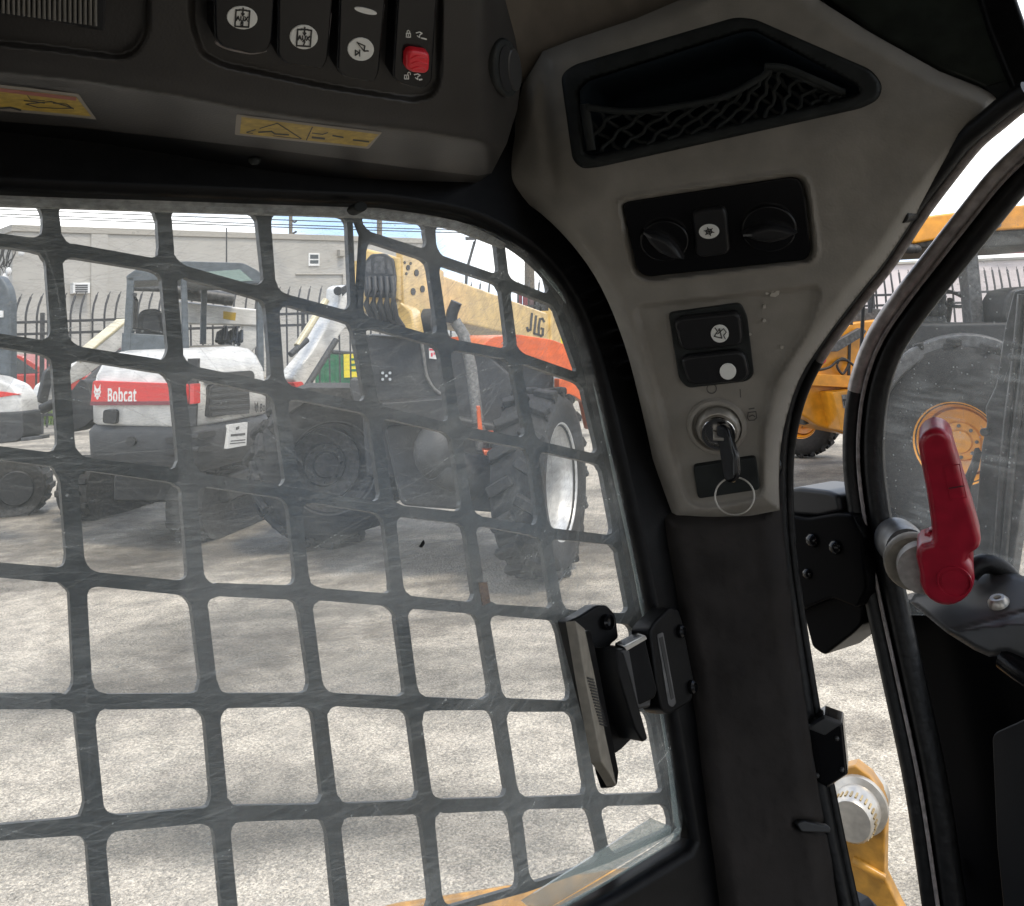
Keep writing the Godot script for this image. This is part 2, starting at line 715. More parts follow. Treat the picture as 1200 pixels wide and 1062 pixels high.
func materials() -> void:
	var grime := noise_tex(0.012, 5, 0.74, 1.0, 2)
	var fine := noise_tex(0.2, 3, 0.86, 1.0, 7)
	var blotch := noise_tex(0.02, 5, 0.55, 1.0, 12)
	var bumps := noise_tex(0.22, 3, 0.0, 1.0, 31)
	var soft := noise_tex(0.012, 5, 0.84, 1.0, 14)
	var dents := noise_tex(0.02, 4, 0.0, 1.0, 32)
	var rust := noise_tex(0.035, 5, 0.4, 1.0, 44)
	# interior
	mat("trim", Color(0.275, 0.254, 0.22), 0.55, 0, soft, 4.0, bumps, 0.02)
	mat("console", Color(0.036, 0.033, 0.03), 0.4, 0, soft, 5.0, bumps, 0.012)
	mat("brown_liner", Color(0.26, 0.225, 0.185), 0.8, 0, soft, 6.0, bumps, 0.02)
	mat("tray", Color(0.008, 0.012, 0.016), 0.8)
	mat("black_plastic", Color(0.018, 0.018, 0.019), 0.38, 0, fine, 8.0)
	mat("gloss_black", Color(0.006, 0.006, 0.007), 0.24, 0, fine, 9.0)
	mat("hinge_black", Color(0.004, 0.004, 0.0045), 0.3, 0, fine, 9.0)
	var fe := mat("frosted_edge", Color(0.75, 0.74, 0.69), 0.5, 0, blotch, 12.0)
	fe.backlight_enabled = true
	fe.backlight = Color(1, 1, 1)
	mat("rim_plastic", Color(0.028, 0.031, 0.03), 0.6, 0, grime, 8.0, bumps, 0.01)
	mat("rubber", Color(0.014, 0.014, 0.014), 0.45, 0, blotch, 9.0, dents, 0.05)
	mat("steel_black", Color(0.007, 0.007, 0.0075), 0.4, 0, blotch, 7.0, bumps, 0.01)
	mat("post_liner", Color(0.034, 0.03, 0.0275), 0.7, 0, grime, 3.0, bumps, 0.02)
	mat("worn_frame", Color(0.6, 0.54, 0.51), 0.36, 0.35, blotch, 6.0, dents, 0.02)
	mat("seal_grey", Color(0.36, 0.315, 0.295), 0.4, 0, blotch, 10.0)
	mat("symbol_white", Color(0.72, 0.72, 0.68), 0.5)
	mat("symbol_dark", Color(0.015, 0.015, 0.015), 0.5)
	mat("symbol_grey", Color(0.06, 0.055, 0.05), 0.6)
	mat("label_yellow", Color(0.6, 0.4, 0.035), 0.45, 0, grime, 20.0)
	mat("label_rim", Color(0.26, 0.23, 0.19), 0.5)
	mat("label_red", Color(0.35, 0.1, 0.07), 0.5)
	mat("red_button", Color(0.75, 0.02, 0.035), 0.35)
	mat("red_lever", Color(0.42, 0.013, 0.034), 0.3, 0, grime, 9.0)
	mat("grey_cap", Color(0.045, 0.045, 0.045), 0.42, 0, soft, 10.0)
	mat("chrome", Color(0.75, 0.73, 0.7), 0.16, 1.0)
	mat("brass", Color(0.45, 0.33, 0.16), 0.35, 1.0)
	mat("zinc", Color(0.5, 0.47, 0.42), 0.36, 0.6, soft, 14.0)
	mat("zinc_paint", Color(0.4, 0.37, 0.34), 0.5, 0, grime, 20.0)
	mat("bone_collar", Color(0.27, 0.24, 0.19), 0.55, 0, grime, 14.0)
	mat("grille_paint", Color(0.034, 0.044, 0.046), 0.45, 0, noise_tex(0.03, 5, 0.2, 1.0, 45), 11.0, dents, 0.06)
	mat("rust_patch", Color(0.26, 0.1, 0.03), 0.9, 0, rust, 20.0)
	mat("dark_glass", Color(0.045, 0.055, 0.046), 0.3, 0, blotch, 4.0)
	mat("mesh_cloth", Color(0.2, 0.19, 0.17), 0.9, 0, fine, 30.0)
	mat("bar_grey", Color(0.2, 0.2, 0.2), 0.4, 0.6, blotch, 6.0)
	mat("paint_splash", Color(0.4, 0.37, 0.32), 0.8)
	mat("cab_grey", Color(0.06, 0.06, 0.06), 0.7)
	# outdoors
	coat(mat("white_paint", Color(0.8, 0.785, 0.74), 0.4, 0, grime, 0.9), 0.4)
	coat(mat("cream_yellow", Color(0.82, 0.56, 0.19), 0.42, 0, grime, 0.8), 0.3)
	coat(mat("cream_pale", Color(0.72, 0.64, 0.42), 0.42, 0, grime, 0.8), 0.3)
	coat(mat("orange_paint", Color(0.9, 0.15, 0.025), 0.4, 0, grime, 1.2), 0.4)
	coat(mat("red_band", Color(0.62, 0.035, 0.03), 0.4), 0.5)
	coat(mat("yellow_paint", Color(0.85, 0.35, 0.015), 0.42, 0, grime, 1.0), 0.4)
	coat(mat("yellow_worn", Color(0.66, 0.32, 0.04), 0.5, 0, blotch, 3.0, dents, 0.1), 0.2)
	mat("charcoal", Color(0.055, 0.056, 0.057), 0.6, 0, grime, 1.5, dents, 0.1)
	mat("dark_steel", Color(0.035, 0.035, 0.035), 0.55, 0, blotch, 2.0)
	mat("mid_steel", Color(0.14, 0.14, 0.14), 0.5, 0.2, blotch, 2.0)
	mat("tyre", Color(0.03, 0.029, 0.028), 0.85, 0, blotch, 2.5, dents, 0.2)
	mat("dusty_rubber", Color(0.07, 0.066, 0.06), 0.9, 0, blotch, 2.0, dents, 0.3)
	mat("silver_rim", Color(0.7, 0.7, 0.69), 0.4, 0.3, grime, 2.0)
	mat("dusty_rim", Color(0.13, 0.125, 0.12), 0.6, 0.1, blotch, 2.0)
	mat("rops_grey", Color(0.13, 0.15, 0.165), 0.5, 0.1, grime, 2.0)
	mat("pipe_grey", Color(0.28, 0.27, 0.25), 0.5, 0.2, blotch, 3.0)
	mat("seat_grey", Color(0.2, 0.19, 0.17), 0.9, 0, fine, 3.0)
	mat("wall_paint", Color(0.45, 0.432, 0.395), 0.9, 0, noise_tex(0.01, 5, 0.9, 1.0, 61), 0.25)
	mat("wall_trim", Color(0.36, 0.34, 0.3), 0.9)
	mat("pale_wall", Color(0.66, 0.59, 0.58), 0.9, 0, noise_tex(0.01, 4, 0.9, 1.0, 62), 0.2)
	mat("maroon", Color(0.2, 0.05, 0.06), 0.7)
	mat("fence_black", Color(0.03, 0.03, 0.032), 0.5)
	mat("window_white", Color(0.7, 0.7, 0.68), 0.6)
	mat("window_dark", Color(0.06, 0.07, 0.075), 0.15)
	mat("road", Color(0.3, 0.29, 0.275), 0.95, 0, blotch, 0.2)
	mat("kerb", Color(0.5, 0.48, 0.44), 0.9, 0, blotch, 0.5)
	mat("turf", Color(0.1, 0.15, 0.04), 0.95, 0, blotch, 0.7)
	mat("blade", Color(0.13, 0.2, 0.04), 0.9)
	mat("pole_wood", Color(0.3, 0.26, 0.21), 0.9, 0, blotch, 1.5)
	mat("wire", Color(0.05, 0.05, 0.05), 0.7)
	mat("bin_green", Color(0.02, 0.2, 0.08), 0.6, 0, grime, 1.0)
	mat("sign_yellow", Color(0.75, 0.6, 0.03), 0.6)
	coat(mat("car_red", Color(0.42, 0.035, 0.025), 0.35), 0.8, 0.05)
	coat(mat("car_dark", Color(0.09, 0.035, 0.04), 0.35), 0.8, 0.05)
	mat("leaf", Color(0.06, 0.11, 0.035), 0.8)
	mat("lamp_red", Color(0.6, 0.02, 0.05), 0.3)
	var sk := mat("skylight", Color(0.35, 0.5, 0.42), 0.1)
	sk.transparency = BaseMaterial3D.TRANSPARENCY_ALPHA
	sk.albedo_color.a = 0.45
	var gl := mat("clear_pane", Color(0.9, 0.95, 0.92), 0.02)
	gl.transparency = BaseMaterial3D.TRANSPARENCY_ALPHA
	gl.albedo_color.a = 0.05
	var ge := mat("pane_edge", Color(0.3, 0.38, 0.36), 0.2)
	ge.transparency = BaseMaterial3D.TRANSPARENCY_ALPHA
	ge.albedo_color.a = 0.4
	var dd := mat("debris", Color(0.02, 0.02, 0.02), 0.9)
	dd.metallic_specular = 0.1
	for k in [["steel_black", 0.25], ["console", 0.42], ["black_plastic", 0.35], ["gloss_black", 0.36], ["hinge_black", 0.12], ["rim_plastic", 0.3], ["rubber", 0.35], ["post_liner", 0.2], ["brown_liner", 0.2], ["trim", 0.35], ["clear_pane", 0.22], ["tray", 0.2], ["cab_grey", 0.2]]:
		M[k[0]].metallic_specular = k[1]
	# ground
	var g := mat("yard", Color(0.75, 0.74, 0.72), 0.95, 0, ImageTexture.create_from_image(ground_image()), 0.45, noise_tex(0.09, 4, 0.0, 1.0, 71, 1024), 0.9)
	g.detail_enabled = true
	g.detail_albedo = ImageTexture.create_from_image(stain_image())
	g.detail_blend_mode = BaseMaterial3D.BLEND_MODE_MUL
	g.detail_uv_layer = BaseMaterial3D.DETAIL_UV_2
	g.uv2_triplanar = true
	g.uv2_world_triplanar = true
	g.uv2_scale = Vector3.ONE * 0.13
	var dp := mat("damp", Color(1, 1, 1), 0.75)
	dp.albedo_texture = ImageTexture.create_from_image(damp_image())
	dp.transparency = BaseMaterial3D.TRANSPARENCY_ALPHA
	dirt_mat("dirt_side", dirt_image(1536, 17, 0.016, 0.08, 11000, 8.0, 500))
	dirt_mat("dirt_door", dirt_image(1024, 29, 0.11, 0.14, 900, 60.0, 2200))

func _ready() -> void:
	rng.seed = 7
	look = Basis(Vector3.RIGHT, deg_to_rad(5.7)) * Basis(Vector3.BACK, deg_to_rad(-2.0))
	var cam := Camera3D.new()
	cam.name = "camera"
	cam.projection = Camera3D.PROJECTION_FRUSTUM
	cam.near = 0.02
	cam.far = 400.0
	cam.size = 0.02 * 1062.0 / LENS
	cam.frustum_offset = Vector2(0.0, -0.02 * (531.0 - MIDY) / LENS)
	cam.transform = Transform3D(look, eye)
	add_child(cam)
	cam.current = true
	var we := WorldEnvironment.new()
	we.name = "world_environment"
	var env := Environment.new()
	env.background_mode = Environment.BG_SKY
	var sky := Sky.new()
	var pan := PanoramaSkyMaterial.new()
	pan.panorama = ImageTexture.create_from_image(sky_image())
	sky.sky_material = pan
	env.sky = sky
	env.tonemap_mode = Environment.TONE_MAPPER_LINEAR
	env.tonemap_exposure = 1.6
	env.sdfgi_enabled = true
	env.ssao_enabled = true
	env.ssil_enabled = true
	we.environment = env
	add_child(we)
	var sun := DirectionalLight3D.new()
	sun.name = "sun"
	sun.light_color = Color(1.0, 0.96, 0.89)
	sun.light_energy = 0.6
	sun.light_angular_distance = 10.0
	sun.shadow_enabled = true
	add_child(sun)
	sun.look_at_from_position(Vector3(4.0, 14.0, 5.0), Vector3.ZERO)
	materials()
	setting()
	far_things()
	excavators()
	telehandler()
	backhoe()
	own_arms()
	cab_shell()
	side_window()
	console()
	pillar()
	front_door()
	small_things()

# ---------- the yard ----------
func setting() -> void:
	var g := MB.new()
	g.f(Vector3(-150, 0, 30), Vector3(150, 0, 30), Vector3(150, 0, -200), Vector3(-150, 0, -200), Vector3.UP)
	structure("ground", g, M.yard, "pale worn limerock yard with dark stains under the machines")
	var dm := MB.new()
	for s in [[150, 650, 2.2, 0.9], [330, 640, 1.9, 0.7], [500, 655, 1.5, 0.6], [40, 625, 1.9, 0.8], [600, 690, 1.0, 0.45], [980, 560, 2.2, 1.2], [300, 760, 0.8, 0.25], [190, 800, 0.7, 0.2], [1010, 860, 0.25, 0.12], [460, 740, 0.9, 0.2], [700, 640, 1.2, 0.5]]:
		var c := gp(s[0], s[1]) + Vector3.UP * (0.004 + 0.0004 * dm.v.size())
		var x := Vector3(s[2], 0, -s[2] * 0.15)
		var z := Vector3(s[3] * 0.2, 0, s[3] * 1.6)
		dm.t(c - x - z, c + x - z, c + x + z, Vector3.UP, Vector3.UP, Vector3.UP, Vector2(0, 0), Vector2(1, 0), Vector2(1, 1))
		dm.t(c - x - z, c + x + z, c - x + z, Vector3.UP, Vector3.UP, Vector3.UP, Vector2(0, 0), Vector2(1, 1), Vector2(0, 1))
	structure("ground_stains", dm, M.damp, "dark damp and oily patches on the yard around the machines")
	# beyond the fence: verge, kerb, street
	var a := P(-200, 400, 20.5)
	var b := P(1400, 400, 25.0)
	var dir := (Vector3(b.x, 0, b.z) - Vector3(a.x, 0, a.z)).normalized()
	var back := Vector3(dir.z, 0, -dir.x)
	if back.z > 0:
		back = -back
	a = Vector3(a.x, 0, a.z) - dir * 20.0
	b = Vector3(b.x, 0, b.z) + dir * 20.0
	var v := MB.new()
	v.f(a + Vector3.UP * 0.004, b + Vector3.UP * 0.004, b + back * 3.0 + Vector3.UP * 0.004, a + back * 3.0 + Vector3.UP * 0.004, Vector3.UP)
	structure("grass_verge", v, M.turf, "strip of short green verge behind the fence")
	var k := MB.new()
	k.beam(a + back * 3.1 + Vector3.UP * 0.06, b + back * 3.1 + Vector3.UP * 0.06, 0.2, 0.12)
	structure("kerb", k, M.kerb, "pale concrete kerb between verge and street")
	var s := MB.new()
	s.f(a + back * 3.2 + Vector3.UP * 0.008, b + back * 3.2 + Vector3.UP * 0.008, b + back * 11.0 + Vector3.UP * 0.008, a + back * 11.0 + Vector3.UP * 0.008, Vector3.UP)
	structure("road", s, M.road, "light grey street behind the fence")
	# blades of grass on the verge
	var mb := MB.new()
	for i in 3:
		var t := TAU * i / 3
		var o := Vector3(cos(t), 0, sin(t)) * 0.02
		var w := Vector3(-sin(t), 0, cos(t)) * 0.012
		mb.t(o - w, o + w, o * 3.0 + Vector3.UP * 0.16, Vector3.UP, Vector3.UP, Vector3.UP)
	var mm := MultiMesh.new()
	mm.transform_format = MultiMesh.TRANSFORM_3D
	mm.mesh = mb.mesh()
	mm.instance_count = 9000
	for i in 9000:
		var p := a + dir * rng.randf_range(19.0, 52.0) + back * rng.randf_range(0.05, 2.95)
		mm.set_instance_transform(i, Transform3D(Basis(Vector3.UP, rng.randf() * TAU).scaled(Vector3.ONE * rng.randf_range(0.5, 1.3)), p))
	var gi := MultiMeshInstance3D.new()
	gi.name = "grass"
	gi.multimesh = mm
	gi.material_override = M.blade
	add_child(gi)
	gi.set_meta("kind", "stuff")
	gi.set_meta("label", "short green grass growing on the verge behind the fence")
	# the picket fence along the yard
	var A := P(-120, 400, 18.8)
	var B := P(1330, 360, 23.0)
	A.y = 0.0
	B.y = 0.0
	var fd := (B - A).normalized()
	var fn := Vector3(fd.z, 0, -fd.x)
	if fn.z < 0:
		fn = -fn
	var fence := thing("picket_fence", "long black steel picket fence with outward curved pointed tops", "fence", A)
	var basis := Basis(fd, Vector3.UP, fn)
	var proto := MB.new()
	var pts := [Vector3(0, 0.12, 0), Vector3(0, 2.0, 0), Vector3(0, 2.2, 0), Vector3(0.015, 2.38, -0.05), Vector3(0.05, 2.56, -0.13), Vector3(0.07, 2.62, -0.17)]
	for i in pts.size() - 1:
		proto.beam(pts[i], pts[i + 1], 0.034 if i < 4 else 0.016, 0.034 if i < 4 else 0.016, Vector3.RIGHT, 0.004)
	var pm := proto.mesh()
	var n := int(A.distance_to(B) / 0.2)
	for i in n:
		var o := MeshInstance3D.new()
		o.name = "picket" if i == 0 else "picket_%03d" % i
		o.mesh = pm
		o.material_override = M.fence_black
		fence.add_child(o, true)
		o.transform = Transform3D(basis * Basis(Vector3.BACK, rng.randfn(0, 0.006)), fd * (0.2 * i))
	for h in [0.35, 1.86, 2.08]:
		var r := MB.new()
		r.beam(A + Vector3.UP * h + fn * 0.03, B + Vector3.UP * h + fn * 0.03, 0.03, 0.05)
		part(fence, "rail", r, M.fence_black)
	for i in range(0, n, 12):
		var r := MB.new()
		r.beam(A + fd * (0.2 * i + 0.1), A + fd * (0.2 * i + 0.1) + Vector3.UP * 2.25, 0.07, 0.07, fn)
		part(fence, "post", r, M.fence_black)

func crate_car(called: String, label: String, at: Vector3, yaw: float, paint: Material) -> void:
	var f := vf(at, yaw)
	var car := thing(called, label, "car", at, "cars parked beyond the fence")
	var body := MB.new()
	var side := rc(PackedVector2Array([Vector2(-2.2, 0.25), Vector2(2.2, 0.25), Vector2(2.25, 0.6), Vector2(2.15, 0.85), Vector2(1.3, 0.95), Vector2(-1.7, 0.98), Vector2(-2.2, 0.9), Vector2(-2.28, 0.6)]), 0.14)
	ext(body, f, side, 0.85, -0.85, 0.08)
	part(car, "body", body, paint)
	var cabin := MB.new()
	ext(cabin, f, rc(PackedVector2Array([Vector2(-1.75, 0.9), Vector2(1.25, 0.9), Vector2(0.5, 1.42), Vector2(-1.0, 1.45)]), 0.18), 0.72, -0.72, 0.1)
	part(car, "roof", cabin, paint)
	for w in [[-1.45, -0.95, -0.3, -0.3], [-0.22, -0.22, 0.42, 0.95]]:
		var g := MB.new()
		ext(g, f, rc(PackedVector2Array([Vector2(w[0], 0.96), Vector2(w[1], 1.36), Vector2(w[2], 1.36), Vector2(w[3], 0.96)]), 0.05), 0.735, 0.6, 0.01)
		part(car, "window", g, M.window_dark)
	for x in [-1.4, 1.4]:
		var t := MB.new()
		t.cyl(f.w(Vector2(x, 0.32), 0.6), f.w(Vector2(x, 0.32), 0.87), 0.32, -1, 20)
		var wheel := part(car, "wheel", t, M.tyre)
		var h := MB.new()
		h.cyl(f.w(Vector2(x, 0.32), 0.85), f.w(Vector2(x, 0.32), 0.885), 0.19, -1, 16)
		part(wheel, "hubcap", h, M.silver_rim)
	for x in [-2.2, 2.18]:
		var l := MB.new()
		l.box(f.w(Vector2(x, 0.72), 0.62), Vector3(0.08, 0.08, 0.16), Basis(f.u, f.v, f.n), 0.02)
		part(car, "headlight", l, M.window_white)
	var pl := MB.new()
	pl.box(f.w(Vector2(-0.35, 0.6), 0.855), Vector3(0.2, 0.1, 0.006), Basis(f.u, f.v, f.n), 0.002)
	part(car, "door_plate", pl, M.window_white)

func far_things() -> void:
	# the long beige building
	var p0 := P(15, 266, 36.0)
	var p1 := P(508, 286, 47.5)
	var top := p0.y
	var d := Vector3(p1.x - p0.x, 0, p1.z - p0.z).normalized()
	var f := Fr.new()
	f.o = Vector3(p0.x, 0, p0.z)
	f.u = d
	f.v = Vector3.UP
	f.n = Vector3(-d.z, 0, d.x)
	if f.n.z < 0:
		f.n = -f.n
	var wide := Vector2(p1.x - p0.x, p1.z - p0.z).length()
	var bu := thing("beige_building", "long low beige painted block building with flat roof behind the fence", "building", f.o)
	var w := MB.new()
	ext(w, f, PackedVector2Array([Vector2(0, 0), Vector2(wide, 0), Vector2(wide, top), Vector2(0, top)]), 0, -14)
	part(bu, "wall", w, M.wall_paint)
	var cp := MB.new()
	ext(cp, f, PackedVector2Array([Vector2(-0.06, top - 0.16), Vector2(wide + 0.06, top - 0.16), Vector2(wide + 0.06, top + 0.08), Vector2(-0.06, top + 0.08)]), 0.07, -14.1, 0.02)
	part(bu, "parapet_coping", cp, M.wall_trim)
	var wf := MB.new()
	slab(wf, f, [361, 297, 374, 297, 374, 312, 361, 312], 0.05, -0.05, 0.02)
	var win := part(bu, "window", wf, M.window_white)
	for y in [[298.5, 303.5], [305, 309]]:
		var g := MB.new()
		slab(g, f, [362.7, y[0], 372.4, y[0], 372.4, y[1], 362.7, y[1]], 0.056, 0.0)
		part(win, "pane", g, M.window_dark)
	var bx := MB.new()
	slab(bx, f, [395, 293, 402, 292, 402, 301, 395, 301], 0.25, 0.0, 0.03)
	part(bu, "lamp_box", bx, M.wall_trim)
	var pipe := MB.new()
	var pp := []
	for q in [[346, 321.5], [401, 321.5], [401, 340]]:
		pp.append(f.w(fx(f, q[0], q[1]), 0.04))
	pipe.tube(pp, 0.035, 8)
	part(bu, "conduit", pipe, M.wall_trim)
	# pilasters
	for x in [116.0]:
		var pi := MB.new()
		var s := fx(f, x, 300)
		ext(pi, f, PackedVector2Array([Vector2(s.x - 0.3, 0), Vector2(s.x + 0.3, 0), Vector2(s.x + 0.3, top - 0.165), Vector2(s.x - 0.3, top - 0.165)]), 0.06, -0.02, 0.01)
		part(bu, "pilaster", pi, M.wall_paint)
	var ac := thing("air_conditioner", "white window air conditioner in the beige wall above the fence", "air conditioner", f.w(fx(f, 92, 345)))
	var c := MB.new()
	slab(c, f, [82, 332, 102, 332, 102, 344.5, 82, 344.5], 0.35, -0.1, 0.03)
	part(ac, "case", c, M.window_white)
	for i in 4:
		var g := MB.new()
		var y := 334.2 + i * 2.5
		slab(g, f, [84.5, y, 99, y, 99, y + 1.7, 84.5, y + 1.7], 0.36, 0.3)
		part(ac, "grille_slat", g, M.mid_steel)
	# pole and dish of the near corner: tangle of cables at the left corner of the building
	var tg := thing("cable_tangle", "tangle of service cables with white insulators at building corner", "cables", P(12, 310, 34.5))
	for i in 9:
		var t := MB.new()
		var q := []
		var x0 := rng.randf_range(4, 20)
		for j in 6:
			q.append(P(x0 - j * rng.randf_range(0, 4) + rng.randf_range(-2, 2), 290 + j * 9 + rng.randf_range(-4, 4), 34.0 + rng.randf_range(0, 0.6)))
		t.tube(q, 0.022, 6)
		part(tg, "cable", t, M.wire)
	for q in [[25, 296], [10, 318], [6, 325]]:
		var t := MB.new()
		t.ball(P(q[0], q[1], 34.0), Vector3(0.1, 0.14, 0.1), 10)
		part(tg, "insulator", t, M.window_white)
	# poles
	var specs := [["utility_pole", 340.5, 250.0, 4.6, 60.0, "wooden utility pole rising behind the beige roof, with small crossarm"],
		["utility_pole", 444.5, 240.0, 6.5, 52.0, "thick wooden utility pole directly above the yellow boom"],
		["utility_pole", 620.0, 300.0, 12.0, 34.0, "weathered wooden utility pole at the curved corner of the window"]]
	for s in specs:
		var b := P(s[1], 400, s[4])
		b.y = 0
		var t := P(s[1], s[2] - 40, s[4])
		var o := thing(s[0], s[5], "utility pole", b, "utility poles")
		var r: float = s[3] / 1200.0 * s[4] * 0.5
		var mb := MB.new()
		mb.cyl(b, t, r * 1.15, r * 0.9, 12)
		part(o, "shaft", mb, M.pole_wood)
		var ca := MB.new()
		ca.beam(t - Vector3(1.1, 0.5, 0), t - Vector3(-1.1, 0.5, 0), 0.1, 0.12)
		part(o, "crossarm", ca, M.pole_wood)
		if s[1] < 400:
			var br := MB.new()
			br.tube([P(s[1], 259, s[4]), P(s[1] + 5, 260.5, s[4]), P(s[1] + 7, 258.5, s[4])], 0.06, 6)
			br.tube([P(s[1], 275, s[4]), P(s[1] + 5, 272.5, s[4]), P(s[1] + 7, 271, s[4])], 0.06, 6)
			part(o, "bracket", br, M.wire)
	var mast := thing("roof_mast", "thin grey mast standing against the beige building front", "mast", P(264.5, 310, 37.0))
	var mm := MB.new()
	var mb0 := P(264.5, 400, 37.0)
	mm.cyl(Vector3(mb0.x, 0, mb0.z), P(265.5, 267, 37.0), 0.04, 0.025, 8)
	part(mast, "shaft", mm, M.mid_steel)
	for i in 4:
		var y0: float = [241.0, 246.5, 249.5, 286.0][i]
		var wi := thing("overhead_wire", ["thin power line, topmost across the window sky", "thin power line just below the topmost one", "thick power line lowest over the building roof", "telephone wire sagging from the left edge to the building corner"][i], "wire", P(0, y0, 42.0), "overhead wires")
		var t := MB.new()
		var q := []
		var x1: float = 1300.0 if i < 3 else 40.0
		for j in 25:
			var u := j / 24.0
			q.append(P(lerpf(-250, x1, u), y0 + (lerpf(-6, 40, u) if i < 3 else lerpf(-14, 6, u)) + 6.0 * sin(PI * u), 42.0 - (0.0 if i < 3 else 6.5)))
		t.tube(q, 0.022, 5)
		part(wi, "strand", t, M.wire)
	var st := thing("street_light", "slim grey street light column leaning over the yellow boom", "street light", P(552, 320, 40))
	var sm := MB.new()
	var sb := P(540, 400, 40)
	sm.tube([Vector3(sb.x, 0, sb.z), P(547, 316, 40), P(556, 284, 40), P(558, 280, 40), P(553, 279, 40)], 0.06, 8)
	part(st, "column", sm, M.mid_steel)
	var sl := MB.new()
	sl.box(P(551.5, 279.5, 40), Vector3(0.2, 0.06, 0.1))
	part(st, "lamp_head", sl, M.mid_steel)
	crate_car("red_car", "red car with pale lower sill behind the left end of fence", Vector3(P(14, 420, 25.5).x, 0, -25.5), 8.0, M.car_red)
	crate_car("dark_car", "dark maroon car parked beyond the fence left of the excavator boom", Vector3(P(150, 400, 34.0).x, 0, -34.0), 5.0, M.car_dark)
	# green waste container
	var q0 := P(398, 430, 27.0)
	var df := vf(Vector3(q0.x, 0, q0.z), 12.0)
	var du := thing("waste_container", "green steel waste container with yellow sign standing behind the fence", "waste container", df.o)
	var b := MB.new()
	ext(b, df, PackedVector2Array([Vector2(-0.62, 0.15), Vector2(0.62, 0.15), Vector2(0.66, 1.05), Vector2(-0.66, 1.2)]), 0.6, -0.6, 0.03)
	part(du, "body", b, M.bin_green)
	var ld := MB.new()
	ext(ld, df, PackedVector2Array([Vector2(-0.68, 1.21), Vector2(0.68, 1.06), Vector2(0.68, 1.12), Vector2(-0.68, 1.3)]), 0.63, -0.63, 0.02)
	part(du, "lid", ld, M.charcoal)
	for x in [-0.45, -0.1]:
		var rb := MB.new()
		rb.box(df.w(Vector2(x, 0.62), 0.62), Vector3(0.035, 0.44, 0.03))
		part(du, "rib", rb, M.bin_green)
	var sg := MB.new()
	sg.box(df.w(Vector2(0.38, 0.82), 0.645), Vector3(0.3, 0.3, 0.012), Basis(df.u, df.v, df.n), 0.003)
	var sp := part(du, "sign", sg, M.sign_yellow)
	for y in [0.98, 0.84, 0.7]:
		var ln := MB.new()
		ln.box(df.w(Vector2(0.4, y), 0.66), Vector3(0.17, 0.03, 0.004), Basis(df.u, df.v, df.n), 0.001)
		part(sp, "print", ln, M.bin_green)
	# pale building to the right
	var r0 := P(1020, 312, 40.0)
	var r1 := P(1330, 292, 44.0)
	var pf := Fr.new()
	var rd := Vector3(r1.x - r0.x, 0, r1.z - r0.z).normalized()
	pf.o = Vector3(r0.x, 0, r0.z)
	pf.u = rd
	pf.n = Vector3(-rd.z, 0, rd.x)
	if pf.n.z < 0:
		pf.n = -pf.n
	var rw := Vector2(r1.x - r0.x, r1.z - r0.z).length()
	var pb := thing("pale_building", "pale pinkish building with maroon sign band beyond the fence at right", "building", pf.o)
	var pw := MB.new()
	ext(pw, pf, PackedVector2Array([Vector2(-1.5, 0), Vector2(rw, 0), Vector2(rw, r0.y + 0.25), Vector2(-1.5, r0.y)]), 0, -12)
	part(pb, "wall", pw, M.pale_wall)
	var pc := MB.new()
	ext(pc, pf, PackedVector2Array([Vector2(-1.6, r0.y + 0.002), Vector2(rw + 0.1, r0.y + 0.252), Vector2(rw + 0.1, r0.y + 0.36), Vector2(-1.6, r0.y + 0.11)]), 0.1, -12.1, 0.02)
	part(pb, "coping", pc, M.wall_trim)
	var ps := MB.new()
	slab(ps, pf, [1161, 288, 1235, 281, 1235, 295, 1161, 298.5], 0.25, 0.02, 0.02)
	part(pb, "sign_band", ps, M.maroon)
	# striped stack and yellow rack far behind the boom end
	var rk := thing("pallet_rack", "far yellow and dark rack of stacked goods behind the boom tip", "rack", P(640, 372, 30))
	var kf := vf(P(640, 372, 30), 0)
	var i := 0
	for x in range(606, 662, 7):
		var t := MB.new()
		slab(t, kf, [x, 344 + (x - 606) * 0.26, x + 6, 345 + (x - 606) * 0.26, x + 6, 420, x, 420], 0.1 * (i % 2), -1.5, 0.02)
		part(rk, "stack", t, [M.maroon, M.car_dark, M.mid_steel, M.cream_yellow, M.sign_yellow][mini(i * 2 / 3, 4)])
		i += 1
	# tree crown and shrubs at the far left and the top right
	for s in [[-40.0, 330.0, 44.0, 2.4, "dark leafy tree beside the left corner of beige building"]]:
		var c0 := P(s[1 - 1], s[1], s[2])
		var tr := thing("leafy_tree", s[4], "tree", Vector3(c0.x, 0, c0.z))
		var tk := MB.new()
		tk.tube([Vector3(c0.x, 0, c0.z), Vector3(c0.x + 0.1, c0.y * 0.5, c0.z), Vector3(c0.x, c0.y, c0.z)], 0.14, 8)
		part(tr, "trunk", tk, M.pole_wood)
		var cr := MB.new()
		for j in 2600:
			var dv := Vector3(rng.randfn(), rng.randfn() * 0.8, rng.randfn())
			dv = dv.normalized() * pow(rng.randf(), 0.4) * s[3] * (0.75 + 0.35 * sin(dv.x * 3.0) * cos(dv.z * 4.0))
			var o := c0 + dv
			var x := Vector3(rng.randfn(), rng.randfn(), rng.randfn()).normalized() * 0.12
			var y := Vector3(rng.randfn(), rng.randfn(), rng.randfn()).normalized() * 0.07
			var nn := x.cross(y).normalized()
			cr.t(o - x, o + y, o + x, nn, nn, nn)
			cr.t(o - x, o - y, o + x, nn, nn, nn)
		part(tr, "crown", cr, M.leaf)

